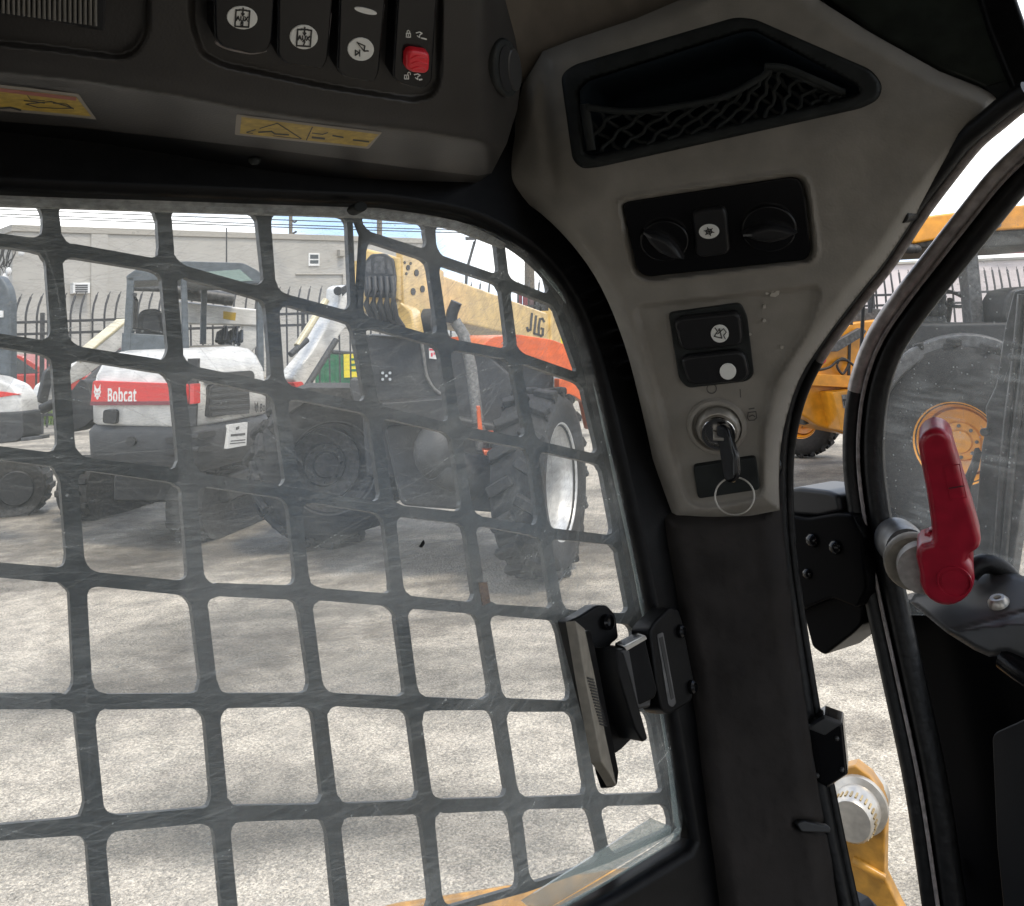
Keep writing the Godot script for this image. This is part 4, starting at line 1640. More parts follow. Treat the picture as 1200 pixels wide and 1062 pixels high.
	slab(q, hf, [680, 490, 685, 489, 686, 497, 681, 498], 0.166, 0.15)
	part(hd, "reflector", q, M.symbol_dark)
	q = MB.new()
	slab(q, cf, [560, 502, 590, 501, 592, 508, 562, 509], 0.5, 0.2, 0.01)
	slab(q, cf, [553, 470, 557, 470, 560, 500, 555, 500], 0.5, 0.45, 0.005)
	slab(q, cf, [560, 518, 584, 520, 584, 525, 562, 524], 0.5, 0.3, 0.01)
	part(th, "orange_bracket", q, M.orange_paint)
	q = MB.new()
	slab(q, cf, [556, 530, 590, 524, 600, 560, 560, 600, 550, 560], -0.1, -0.5, 0.03, 4.0)
	part(th, "steering_arm", q, M.charcoal)
	# wheels
	wheel(th, P(634, 564, 7.0), Vector3(0.95, 0.0, 0.31), 0.63, 0.36, 0.385, M.silver_rim, 17, -0.75)
	wheel(th, P(382, 545, 8.3), Vector3(0.42, 0.0, 0.9), 0.62, 0.5, 0.36, M.dusty_rim, 17, -0.1)
	q = MB.new()
	slab(q, vf(P(380, 470, 8.3), 10.0), [334, 462, 360, 452, 410, 452, 424, 462, 424, 474, 400, 466, 360, 468, 340, 482], 0.3, -0.5, 0.03, 4.0)
	part(th, "mudguard", q, M.dusty_rubber)

func backhoe() -> void:
	var b := gp(1120, 640)
	var bh := thing("backhoe_loader", "orange-yellow backhoe loader with canopy roof parked beyond the front door", "backhoe loader", Vector3(b.x, 0, b.z))
	var f := vf(P(970, 430, 10.8), 12.0)
	var q := MB.new()
	slab(q, f, [940, 432, 968, 392, 1000, 378, 1030, 374, 1080, 378, 1090, 460, 1040, 500, 1000, 512, 960, 500, 930, 480], 0.0, -0.9, 0.05, 5.0)
	var body := part(bh, "body", q, M.yellow_paint)
	q = MB.new()
	slab(q, f, [946, 438, 1012, 441, 1012, 455, 940, 451], 0.12, 0.0, 0.02, 2.0)
	part(body, "side_rail", q, M.yellow_paint)
	q = MB.new()
	slab(q, f, [960, 458, 1012, 453, 1012, 512, 970, 502], 0.28, 0.0, 0.03, 2.0)
	var tb := part(body, "tool_box", q, M.yellow_paint)
	q = MB.new()
	slab(q, f, [970, 461, 981, 460, 981, 476, 972, 476], 0.285, 0.27)
	var wl := part(tb, "warning_label", q, M.pipe_grey)
	q = MB.new()
	stroke(q, f, [972, 467, 979, 467], 3.0, 0.287)
	stroke(q, f, [973, 469, 973, 473], 1.2, 0.287)
	stroke(q, f, [978, 469, 978, 473], 1.2, 0.287)
	part(wl, "print", q, M.symbol_dark)
	q = MB.new()
	slab(q, f, [968, 404, 1004, 384, 1010, 388, 1006, 394, 976, 412, 966, 412], 0.1, 0.02, 0.01, 2.0)
	part(body, "lift_link", q, M.mid_steel)
	q = MB.new()
	slab(q, f, [1000, 368, 1006, 360, 1040, 362, 1040, 376, 998, 380], -0.1, -0.7, 0.03, 3.0)
	part(body, "dash_cover", q, M.mid_steel)
	q = MB.new()
	q.cyl(P(962, 421, 10.5), P(962.5, 421, 10.4), 0.05, -1, 14)
	part(body, "tail_lamp", q, M.lamp_red)
	q = MB.new()
	var hs := []
	for s in curve(px([955, 434, 970, 430, 980, 422, 992, 424, 985, 438, 978, 428, 985, 420, 1000, 430]), 6):
		hs.append(f.w(fx(f, s.x, s.y), 0.05))
	q.tube(hs, 0.014, 8)
	part(body, "hose", q, M.dark_steel)
	q = MB.new()
	slab(q, f, [994, 400, 997, 400, 996, 440, 993, 440], 0.01, 0.0)
	part(body, "seam", q, M.dark_steel)
	q = MB.new()
	slab(q, f, [940, 462, 962, 460, 968, 496, 952, 500], -0.15, -0.8, 0.03)
	part(body, "front_axle", q, M.dark_steel)
	# canopy: thick roof with dark underside, posts
	var rf := vf(P(1130, 270, 8.6), 6.0)
	q = MB.new()
	slab(q, rf, [1068, 274, 1080, 254, 1110, 250, 1200, 240, 1300, 236, 1300, 262, 1140, 272, 1070, 286], 0.0, -1.7, 0.04, 4.0)
	var roof := part(bh, "canopy_roof", q, M.yellow_paint)
	q = MB.new()
	slab(q, rf, [1066, 284, 1140, 272.5, 1300, 262.5, 1300, 282, 1150, 290, 1068, 290], -0.03, -1.66, 0.02)
	part(roof, "roof_lining", q, M.dusty_rubber)
	q = MB.new()
	sheet(q, rf, ell(1166, 263, 7, 4, 10), 0.012, 0.0)
	part(roof, "round_vent", q, M.mid_steel)
	q = MB.new()
	q.ball(P(1066, 292, 8.5), Vector3(0.06, 0.045, 0.06), 12)
	q.ball(P(1073, 292, 8.5), Vector3(0.05, 0.04, 0.05), 12)
	part(roof, "work_lamp", q, M.dark_steel)
	for s in [[1026, 300, 1036, 296, 1037, 392, 1025, 392, -1.6], [1137, 282, 1153, 281, 1164, 390, 1148, 392, -0.1], [1084, 290, 1090, 290, 1092, 380, 1086, 380, -1.5]]:
		q = MB.new()
		slab(q, rf, s.slice(0, 8), s[8], s[8] - 0.12, 0.015)
		part(bh, "canopy_post", q, M.mid_steel)
	q = MB.new()
	var hr := []
	for s in curve(px([1036, 332, 1044, 332, 1047, 340, 1046, 352, 1045, 366]), 5):
		hr.append(rf.w(fx(rf, s.x, s.y), -0.4))
	q.tube(hr, 0.02, 8)
	part(bh, "grab_handle", q, M.dark_steel)
	q = MB.new()
	q.tube([P(1012, 352, 10.4), P(1010, 400, 10.4), P(1009, 420, 10.4)], 0.02, 8)
	part(bh, "control_lever", q, M.dark_steel)
	# steering wheel
	q = MB.new()
	var ring := []
	for i in 25:
		var a := TAU * i / 24
		ring.append(P(1114 + 19 * cos(a), 350 + 8 * sin(a) + 10 * cos(a) * 0.5, 9.2 - 0.12 * sin(a)))
	q.tube(ring, 0.016, 8)
	q.cyl(P(1114, 350, 9.2), P(1108, 392, 9.3), 0.03, -1, 8)
	part(bh, "steering_wheel", q, M.dark_steel)
	q = MB.new()
	for i in 9:
		var cx := 1086 + (i % 3) * 7
		q.ball(P(cx, 348 + (i / 3) * 14, 9.0), Vector3(0.07, 0.09, 0.08), 8)
	part(bh, "seat", q, M.dark_steel)
	q = MB.new()
	slab(q, vf(P(1180, 350, 8.4), 0), [1170, 352, 1178, 340, 1200, 335, 1215, 345, 1215, 385, 1180, 388, 1170, 372], 0.1, -0.3, 0.05, 5.0)
	part(bh, "control_box", q, M.dark_steel)
	# mudguard arch over the big wheel
	var gf := vf(P(1128, 500, 8.0), -22.0)
	q = MB.new()
	var ou := curve(px([1030, 455, 1050, 422, 1085, 400, 1126, 391, 1165, 396, 1195, 412]), 6)
	var inn := curve(px([1190, 426, 1160, 412, 1126, 408, 1092, 416, 1060, 438, 1042, 462]), 6)
	ou.append_array(inn)
	sheet(q, gf, ou, 0.16, -0.3, 0.02)
	part(bh, "mudguard", q, M.mid_steel)
	q = MB.new()
	slab(q, gf, [1060, 380, 1200, 378, 1210, 500, 1080, 520, 1050, 440], -0.35, -1.0, 0.03, 8.0)
	part(bh, "rear_frame", q, M.dark_steel)
	wheel(bh, P(1126, 517, 8.0), Vector3(-0.55, 0.0, 0.83), 0.8, 0.42, 0.31, M.yellow_paint, 20, 0.1)
	var w := gp(943, 536)
	wheel(bh, Vector3(w.x, 0.44, w.z), Vector3(-0.5, 0, 0.86), 0.43, 0.3, 0.2, M.yellow_paint, 18, 0.1)

func own_arms() -> void:
	# the loader's own lift arm plate with its pin, low outside the door opening
	var f := vf(P(1020, 960, 1.3), -30.0)
	var t := thing("loader_boom_plate", "yellow steel lift arm plate with grey pivot pin outside the door gap", "loader arm", P(1010, 1100, 1.3))
	var q := MB.new()
	sheet(q, f, px([975, 905, 993, 899, 1002, 897, 1019, 910, 1031, 928, 1037, 945, 1038, 962, 1037, 1012, 1037, 1029, 1055, 1066, 1110, 1160, 960, 1160]), 0.0, -0.022, 0.003)
	part(t, "plate", q, M.yellow_worn)
	q = MB.new()
	q.tube([f.w(fx(f, 1000, 1008), 0.0), f.w(fx(f, 1015, 1016), 0.002), f.w(fx(f, 1037, 1030), 0.0)], 0.006, 8)
	part(t, "weld_seam", q, M.yellow_worn)
	q = MB.new()
	var c := f.w(fx(f, 1008, 941), 0.0)
	var a := f.n
	q.lathe(c, a, [Vector2(0, 0.0), Vector2(0.033, 0.0), Vector2(0.036, 0.004), Vector2(0.036, 0.012), Vector2(0.029, 0.016), Vector2(0.029, 0.03), Vector2(0.027, 0.034), Vector2(0.027, 0.052), Vector2(0.024, 0.056), Vector2(0.0, 0.057)], 32)
	q.lathe(c, -a, [Vector2(0.03, 0.02), Vector2(0.031, 0.024), Vector2(0.031, 0.034), Vector2(0.022, 0.044), Vector2(0, 0.046)], 32)
	var pn := part(t, "pivot_pin", q, M.zinc)
	q = MB.new()
	for i in 28:
		var an := TAU * i / 28
		var d := (f.u * cos(an) + f.v * sin(an))
		q.box(c + d * 0.027 + a * 0.043, Vector3(0.0012, 0.0016, 0.007), Basis(a.cross(d), d, a), 0.0003)
	part(pn, "knurling", q, M.brass)
	# the arm that crosses low outside the side window
	var g := fr3(P(420, 1066, 1.5), P(700, 1022, 1.62), P(560, 1200, 1.45))
	var t2 := thing("loader_boom", "orange-yellow lift arm edge crossing below the side window", "loader arm", P(560, 1110, 1.5))
	q = MB.new()
	slab(q, g, [380, 1078, 470, 1056, 560, 1042, 655, 1027, 760, 1012, 760, 1300, 380, 1300], 0.0, -0.1, 0.01)
	part(t2, "arm", q, M.yellow_worn)

# ---------- the cab we sit in ----------
var WF: Fr    # side window plane
var FP: Fr    # pillar trim plane
var CF: Fr    # overhead console plane
var DF: Fr    # front door opening plane
const FWD := Vector3(0.82, 0, -0.572)
const LEFT := Vector3(-0.572, 0, -0.82)

func planes() -> void:
	var nc := Vector3(-0.588, -0.246, -0.72)   # outward, in the camera's axes
	var n := (look * nc).normalized()
	WF = frn(eye + n * 0.597, -n)
	FP = fr3(P(620, 200, 0.772), P(1172, 130, 0.70), P(850, 600, 0.797))
	CF = fr3(P(0, -40, 0.43), P(590, -40, 0.56), P(0, 87, 0.465))
	DF = frn(P(920, 500, 0.845), -FWD)

func cabbox(mb: MB, fc: float, y0: float, lc: float, fh: float, y1: float, lh: float) -> void:
	mb.box(FWD * fc + LEFT * lc + Vector3.UP * (y0 + y1) * 0.5, Vector3(fh, (y1 - y0) * 0.5, lh), Basis(FWD, Vector3.UP, -LEFT), 0.01)

func cab_shell() -> void:
	planes()
	var c := thing("loader_cab", "dark steel cab frame around the side window and door opening", "cab", Vector3(0, 0.5, 0))
	# surround of the side window, with the rounded corner
	var s := px([-430, 200, -80, 219, 0, 225, 100, 229, 200, 232, 330, 237, 450, 241])
	s.append_array(curve(px([450, 241, 540, 256, 602, 285, 641, 317, 668, 356, 688, 405, 704, 468, 725, 560, 745, 652, 765, 755, 785, 868, 804, 983]), 4))
	s.append_array(px([800, 992, 720, 1040, 640, 1082, -80, 1120, -430, 1150, -430, 1230, 900, 1200, 880, 1000, 855, 800, 835, 640, 810, 480, 790, 300, 760, 150, 700, 60, 400, 20, -80, 0, -430, -20]))
	var q := MB.new()
	ext(q, WF, on(WF, s), 0.008, -0.012, 0.007)
	part(c, "window_surround", q, M.steel_black)
	# roof, walls and floor behind the camera, with openings left for the other windows
	q = MB.new()
	cabbox(q, 0.05, 2.14, 0.08, 0.78, 2.2, 0.62)
	part(c, "roof_panel", q, M.cab_grey)
	q = MB.new()
	cabbox(q, 0.72, 2.02, 0.08, 0.03, 2.14, 0.6)
	part(c, "front_header", q, M.steel_black)
	q = MB.new()
	cabbox(q, -0.1, 2.06, 0.7, 0.62, 2.14, 0.03)
	cabbox(q, -0.42, 1.0, 0.64, 0.26, 2.06, 0.03)
	cabbox(q, 0.05, 0.5, 0.6, 0.7, 1.22, 0.03)
	part(c, "side_wall", q, M.cab_grey)
	q = MB.new()
	cabbox(q, -0.7, 0.5, 0.1, 0.03, 1.3, 0.6)
	cabbox(q, -0.7, 1.74, 0.1, 0.03, 2.14, 0.6)
	cabbox(q, -0.7, 1.3, 0.62, 0.03, 1.98, 0.08)
	cabbox(q, -0.7, 1.3, -0.42, 0.03, 1.98, 0.08)
	part(c, "rear_wall", q, M.cab_grey)
	q = MB.new()
	cabbox(q, 0.0, 0.5, -0.52, 0.7, 1.3, 0.03)
	cabbox(q, 0.0, 1.82, -0.52, 0.7, 2.14, 0.03)
	cabbox(q, -0.58, 1.3, -0.52, 0.1, 1.98, 0.03)
	cabbox(q, 0.58, 1.3, -0.52, 0.1, 1.98, 0.03)
	part(c, "far_side_wall", q, M.cab_grey)
	q = MB.new()
	cabbox(q, 0.0, 0.42, 0.05, 0.75, 0.5, 0.6)
	part(c, "floor_pan", q, M.cab_grey)
	# lower post liner below the grey trim
	var post := px([770, 600, 915, 590, 922, 660, 935, 760, 948, 850, 960, 930, 975, 1010, 990, 1110, 846, 1110, 838, 1040, 815, 860, 795, 740])
	var nz := FastNoiseLite.new()
	nz.seed = 3
	nz.frequency = 0.012
	var base := fr3(P(783, 617, 0.797), P(913, 598, 0.805), P(900, 1062, 0.73))
	var pos := func(x: float, y: float) -> Vector3:
		var d := sd(Vector2(x, y), post)
		var z := fdepth(base, x, y) + 0.014 * edge_round(d, 26.0) - 0.0025 * nz.get_noise_2d(x, y * 0.6)
		z += 0.012 * exp(-pow((y - 968.0 - (x - 950.0) * 0.1) / 5.0, 2.0)) * smoothstep(925.0, 935.0, x)
		return P(x, y, z)
	q = MB.new()
	relief(q, post, pos, 6.0, 0.05)
	var pl := part(c, "post_liner", q, M.post_liner)
	q = MB.new()
	slab(q, base, [932, 964, 940, 961, 972, 968, 972, 975, 938, 974], 0.003, -0.004, 0.001, 3.0)
	part(pl, "notch", q, M.symbol_dark)
	q = MB.new()
	slab(q, FP.moved(-0.11), [640, 80, 860, -50, 960, -50, 1150, 108, 1105, 190, 1000, 330, 790, 330, 700, 235], 0.0, -0.02)  # unseen backing sheet added behind the trim to stop light leaking through the pocket
	part(c, "light_stop", q, M.steel_black)
	# dark panel above the door, with its black strip
	var hd := fr3(P(935, 0, 0.80), P(1172, 130, 0.715), P(1172, -40, 0.74))
	q = MB.new()
	slab(q, hd, [900, -60, 1020, 36, 1100, 81, 1152, 103, 1176, 128, 1192, 122, 1185, 90, 1130, -60], 0.0, -0.03, 0.004)
	var hp := part(c, "roof_window", q, M.dark_glass)
	q = MB.new()
	slab(q, hd, [1128, -60, 1176, -60, 1190, 0, 1222, 90, 1225, 108, 1190, 119, 1180, 95, 1158, 40], 0.012, -0.03, 0.004)
	part(hp, "roof_strip", q, M.steel_black)
	q = MB.new()
	slab(q, hd, [1152, 104, 1182, 96, 1192, 120, 1176, 129], 0.006, -0.02, 0.002)
	part(hp, "roof_bracket", q, M.rim_plastic)
	# seal of the door opening: black bulb and a grey lip
	var line := px([1215, 108, 1190, 124, 1168, 142, 1140, 166, 1110, 203, 1077, 247, 1040, 303, 1003, 350, 966, 400, 940, 447, 926, 500, 922, 560, 926, 640, 938, 730, 956, 840, 977, 950, 998, 1050, 1012, 1110])
	for k in 2:
		q = MB.new()
		var pts := []
		for p in curve(line, 5):
			pts.append(DF.w(fx(DF, p.x + (-1.0 if k == 0 else 8.0 - 3.5 * smoothstep(400.0, 560.0, p.y)), p.y + (0.0 if k == 0 else 4.0)), 0.010 if k == 0 else 0.002))
		if k == 0:
			q.tube(pts, 0.0070, 12, 1.0, DF.n)
			part(c, "door_seal", q, M.rubber)
		else:
			q.tube(pts.slice(0, 43), 0.0036, 12, 1.0, DF.n)
			part(c, "door_seal", q, M.seal_grey)
			q = MB.new()
			q.tube(pts.slice(42), 0.0038, 12, 1.0, DF.n)
			part(c, "door_seal", q, M.rubber)
	q = MB.new()
	q.cyl(DF.w(fx(DF, 1072, 248), 0.0), DF.w(fx(DF, 1080, 254), 0.026), 0.0075, 0.006, 14)
	part(c, "seal_plug", q, M.rubber)
	q = MB.new()
	q.ball(DF.w(fx(DF, 923, 543), 0.016), Vector3(0.007, 0.009, 0.007), 12)
	part(c, "seal_screw", q, M.gloss_black)
	# brown ceiling liner between console and trim
	var lf := fr3(P(590, -40, 0.77), P(940, -40, 0.80), P(640, 57, 0.80))
	q = MB.new()
	slab(q, lf, [520, -90, 560, 40, 600, 120, 700, 80, 790, 50, 880, 30, 960, 30, 980, -90], -0.02, -0.05, 0.01)
	part(c, "ceiling_liner", q, M.brown_liner)

func grille_cell(mb: MB, f: Fr, back: float, qd: Array, hw: float, hh: float, r: float) -> void:
	# qd: four corner nodes (px), order tl tr br bl; hw, hh: half widths of the upright and level bars
	var p := []
	for i in 4:
		p.append(fx(f, qd[2 * i], qd[2 * i + 1]))
	# inset each side
	var ln := []
	for i in 4:
		var a: Vector2 = p[i]
		var b: Vector2 = p[(i + 1) % 4]
		var d := (b - a).normalized()
		var m := Vector2(d.y, -d.x)
		var cen: Vector2 = (p[0] + p[1] + p[2] + p[3]) / 4.0
		if (cen - a).dot(m) < 0:
			m = -m
		ln.append([a + m * (hh if i % 2 == 0 else hw), d])
	var inn := PackedVector2Array()
	for i in 4:
		var A: Array = ln[(i + 3) % 4]
		var B: Array = ln[i]
		var x = Geometry2D.line_intersects_line(A[0], A[1], B[0], B[1])
		inn.append(x if x != null else p[i])
	var arcs := []
	for i in 4:
		var b := inn[i]
		var a := inn[(i + 3) % 4]
		var c := inn[(i + 1) % 4]
		var d := minf(r, minf(a.distance_to(b), b.distance_to(c)) * 0.48)
		var s := b + (a - b).normalized() * d
		var e := b + (c - b).normalized() * d
		var arc := []
		for j in 6:
			var t := j / 5.0
			arc.append(s.lerp(b, t).lerp(b.lerp(e, t), t) + Vector2(rng.randfn(), rng.randfn()) * 0.00025)
		arcs.append(arc)
	var n := f.n
	for i in 4:
		for j in 5:
			for z in [0.0, -back]:
				var m: Vector3 = n if z == 0.0 else -n
				mb.t(f.w(p[i], z), f.w(arcs[i][j], z), f.w(arcs[i][j + 1], z), m, m, m)
		var k := (i + 1) % 4
		for z in [0.0, -back]:
			var m: Vector3 = n if z == 0.0 else -n
			mb.f(f.w(p[i], z), f.w(p[k], z), f.w(arcs[k][0], z), f.w(arcs[i][5], z), m)
	var loop := []
	for i in 4:
		loop.append_array(arcs[i])
	var cc: Vector2 = (inn[0] + inn[1] + inn[2] + inn[3]) / 4.0
	for i in loop.size():
		var a: Vector2 = loop[i]
		var b: Vector2 = loop[(i + 1) % loop.size()]
		var d := (b - a).normalized()
		var m := Vector2(d.y, -d.x)
		if m.dot(cc - a) < 0:
			m = -m
		var w := f.u * m.x + f.v * m.y
		mb.f(f.w(a), f.w(b), f.w(b, -back), f.w(a, -back), w)

func side_window() -> void:
	var wn := thing("side_window", "scratched dusty side window with black steel guard grille outside it", "window", WF.w(fx(WF, 380, 1050)))
	# rows of nodes: tops, rows 0..6, bottom; columns -1..6
	var G := WF.moved(-0.022)
	var T := [-72, 226, 57, 230, 190, 236, 308, 243, 413, 247, 503, 256, 585, 273, 640, 312]
	var r0 := [0, 0, 0, 0, 0, 0, 0, 0, 424, 274, 507, 301, 591, 330, 653, 354]
	var r1 := [-70, 272, 62, 290, 197, 313, 318, 347, 418, 374, 520, 402, 602, 416, 686, 446]
	var r2 := [-70, 388, 71, 410, 207, 432, 327, 457, 438, 480, 534, 504, 624, 521, 708, 540]
	var r3 := [-68, 522, 79, 541, 220, 560, 345, 579, 455, 597, 549, 608, 638, 624, 726, 634]
	var r4 := [-62, 663, 90, 676, 231, 691, 356, 695, 468, 705, 565, 713, 656, 721, 744, 726]
	var r5 := [-58, 822, 99, 822, 247, 822, 373, 820, 485, 825, 584, 826, 677, 828, 764, 828]
	var r6 := [-50, 980, 112, 967, 259, 955, 389, 951, 500, 945, 603, 942, 695, 939, 785, 936]
	var r7 := [-40, 1130, 124, 1120, 273, 1108, 404, 1096, 514, 1074, 617, 1046, 712, 1012, 795, 974]
	var q := MB.new()
	var pair := func(a: Array, b: Array, i: int) -> Array:
		return [a[2 * i], a[2 * i + 1], a[2 * i + 2], a[2 * i + 3], b[2 * i + 2], b[2 * i + 3], b[2 * i], b[2 * i + 1]]
	for i in 4:
		grille_cell(q, G, 0.005, pair.call(T, r1, i), 0.0047, 0.0042, 0.0080)
	for i in range(4, 7):
		grille_cell(q, G, 0.005, pair.call(T, r0, i), 0.0046, 0.0038, 0.0078)
		grille_cell(q, G, 0.005, pair.call(r0, r1, i), 0.0046, 0.0038, 0.0078)
	var rows := [r1, r2, r3, r4, r5, r6, r7]
	# two more columns of openings towards the seat, beyond the picture
	var wider := func(l: Array) -> Array:
		var dx: float = l[2] - l[0]
		var dy: float = l[3] - l[1]
		return [l[0] - dx * 2.2, l[1] - dy * 2.2, l[0] - dx * 1.07, l[1] - dy * 1.07, l[0], l[1]]
	var before := [wider.call(T)]
	for l in rows:
		before.append(wider.call(l))
	for k in before.size() - 1:
		for i in 2:
			grille_cell(q, G, 0.005, pair.call(before[k], before[k + 1], i), 0.0047, 0.0038, 0.0080)
	for k in rows.size() - 1:
		for i in 7:
			grille_cell(q, G, 0.005, pair.call(rows[k], rows[k + 1], i), 0.0047, 0.0038, 0.0080)
	part(wn, "guard_grille", q, M.grille_paint)
	# the flat border of the guard beyond the last bars
	q = MB.new()
	var edge := [T, r0, r1, r2, r3, r4, r5, r6, r7]
	for k in edge.size() - 1:
		var a := Vector2(edge[k][14], edge[k][15])
		var b := Vector2(edge[k + 1][14], edge[k + 1][15])
		slab(q, G, [a.x, a.y, a.x + 9, a.y, b.x + 9, b.y, b.x, b.y], -0.001, -0.007)
	part(wn, "guard_border", q, M.grille_paint)
	# rust on one bar
	q = MB.new()
	slab(q, G, [560, 683, 570, 682, 574, 706, 565, 710], 0.0012, -0.008, 0.0004)
	part(wn, "rust_patch", q, M.rust_patch)
	# the pane, its edge and the dust on it
	var outline := px([-430, 200, -80, 222, 0, 232, 200, 240, 450, 248])
	outline.append_array(curve(px([450, 248, 540, 260, 604, 286, 645, 318, 674, 356, 694, 405, 709, 468, 729, 560, 749, 652, 769, 755, 789, 868, 800, 960]), 4))
	outline.append_array(px([797, 984, 640, 1075, -80, 1118, -430, 1140]))
	q = MB.new()
	var gl := WF.moved(-0.002)
	sheet(q, gl, outline, 0.0, -0.005)
	part(wn, "glass_pane", q, M.clear_pane)
	q = MB.new()
	var flat := on(WF.moved(0.0), outline)
	var lo := flat[0]
	var hi := flat[0]
	for p in flat:
		lo = lo.min(p)
		hi = hi.max(p)
	var idx := Geometry2D.triangulate_polygon(flat)
	for i in idx.size() / 3:
		var A := []
		for j in 3:
			A.append(flat[idx[3 * i + j]])
		var U := []
		for p in A:
			U.append(Vector2((p.x - lo.x) / (hi.x - lo.x), 1.0 - (p.y - lo.y) / (hi.y - lo.y)))
		q.t(WF.w(A[0]), WF.w(A[1]), WF.w(A[2]), WF.n, WF.n, WF.n, U[0], U[1], U[2])
	part(wn, "dust_film", q, M.dirt_side)
	q = MB.new()
	var el := []
	for p in curve(px([640, 314, 674, 356, 694, 405, 709, 468, 729, 560, 749, 652, 769, 755, 789, 868, 799, 955, 796, 982, 720, 1032, 640, 1078]), 5):
		el.append(WF.w(fx(WF, p.x - 3.0, p.y), -0.004))
	q.tube(el, 0.0022, 8)
	part(wn, "glass_edge", q, M.pane_edge)
	# clear polished rim between guard and seal at the lower corner
	q = MB.new()
	sheet(q, WF, px([774, 962, 797, 972, 796, 982, 640, 1076, 622, 1060]), -0.0085, -0.0105)
	part(wn, "bottom_rail", q, M.pane_edge)
	q = MB.new()
	var tr := px([-430, 196, -80, 216, 0, 222, 200, 229, 450, 238, 540, 248, 600, 272])
	var low := px([597, 288, 538, 265, 450, 252, 200, 244, 0, 237, -80, 231, -430, 211])
	tr.append_array(low)
	sheet(q, WF, tr, -0.0065, -0.0105)
	part(wn, "top_rail", q, M.frosted_edge)
	# dark debris stuck on the glass
	q = MB.new()
	sheet(q, WF, px([490, 641, 495, 633, 496, 637, 493, 642]), 0.0018, 0.0006)
	part(wn, "stuck_leaf", q, M.debris)
	# the round tab at the top of the frame
	q = MB.new()
	sheet(q, WF, ell(406, 251, 8, 6), 0.020, 0.01, 0.001)
	part(wn, "lift_tab", q, M.rim_plastic)

func icon_aux(parent: Node3D, f: Fr, x: float, y: float, tilt: float, z: float, digit: String) -> void:
	var t := func(l: Array) -> Array:
		var r := []
		for i in l.size() / 2:
			var p: Vector2 = Vector2(x, y) + Vector2(l[2 * i], l[2 * i + 1]).rotated(deg_to_rad(tilt))
			r.append(p.x)
			r.append(p.y)
		return r
	var q := MB.new()
	stroke(q, f, t.call([-4, -9, -8, -9, -8, 10, 8, 10, 8, -9, 4, -9]), 1.5, z)
	stroke(q, f, t.call([-4, -9.5, 4, -9.5]), 1.6, z)
	stroke(q, f, t.call([0, -12, 0, -3.5]), 1.4, z)
	stroke(q, f, t.call([-1.5, -5.5, 0, -3, 1.8, -5.5]), 1.2, z)
	# AUX in strokes
	stroke(q, f, t.call([-7, 3.2, -5, -2, -3, 3.2]), 1.0, z)
	stroke(q, f, t.call([-6.2, 1.2, -3.8, 1.2]), 0.8, z)
	stroke(q, f, t.call([-1.8, -2, -1.8, 2.2, -0.8, 3.2, 0.6, 3.2, 1.4, 2.2, 1.4, -2]), 1.0, z)
	stroke(q, f, t.call([2.8, -2, 6.4, 3.2]), 1.0, z)
	stroke(q, f, t.call([6.4, -2, 2.8, 3.2]), 1.0, z)
	if digit == "7":
		stroke(q, f, t.call([-1.6, 4.8, 1.6, 4.8, 0, 8.6]), 0.9, z)
	else:
		stroke(q, f, t.call([-1.2, 6.6, -1.2, 4.8, 1.2, 4.8, 1.2, 6.6, -1.2, 6.6, -1.2, 8.6, 1.2, 8.6, 1.2, 6.6]), 0.9, z)
	part(parent, "printed_symbol", q, M.symbol_dark)

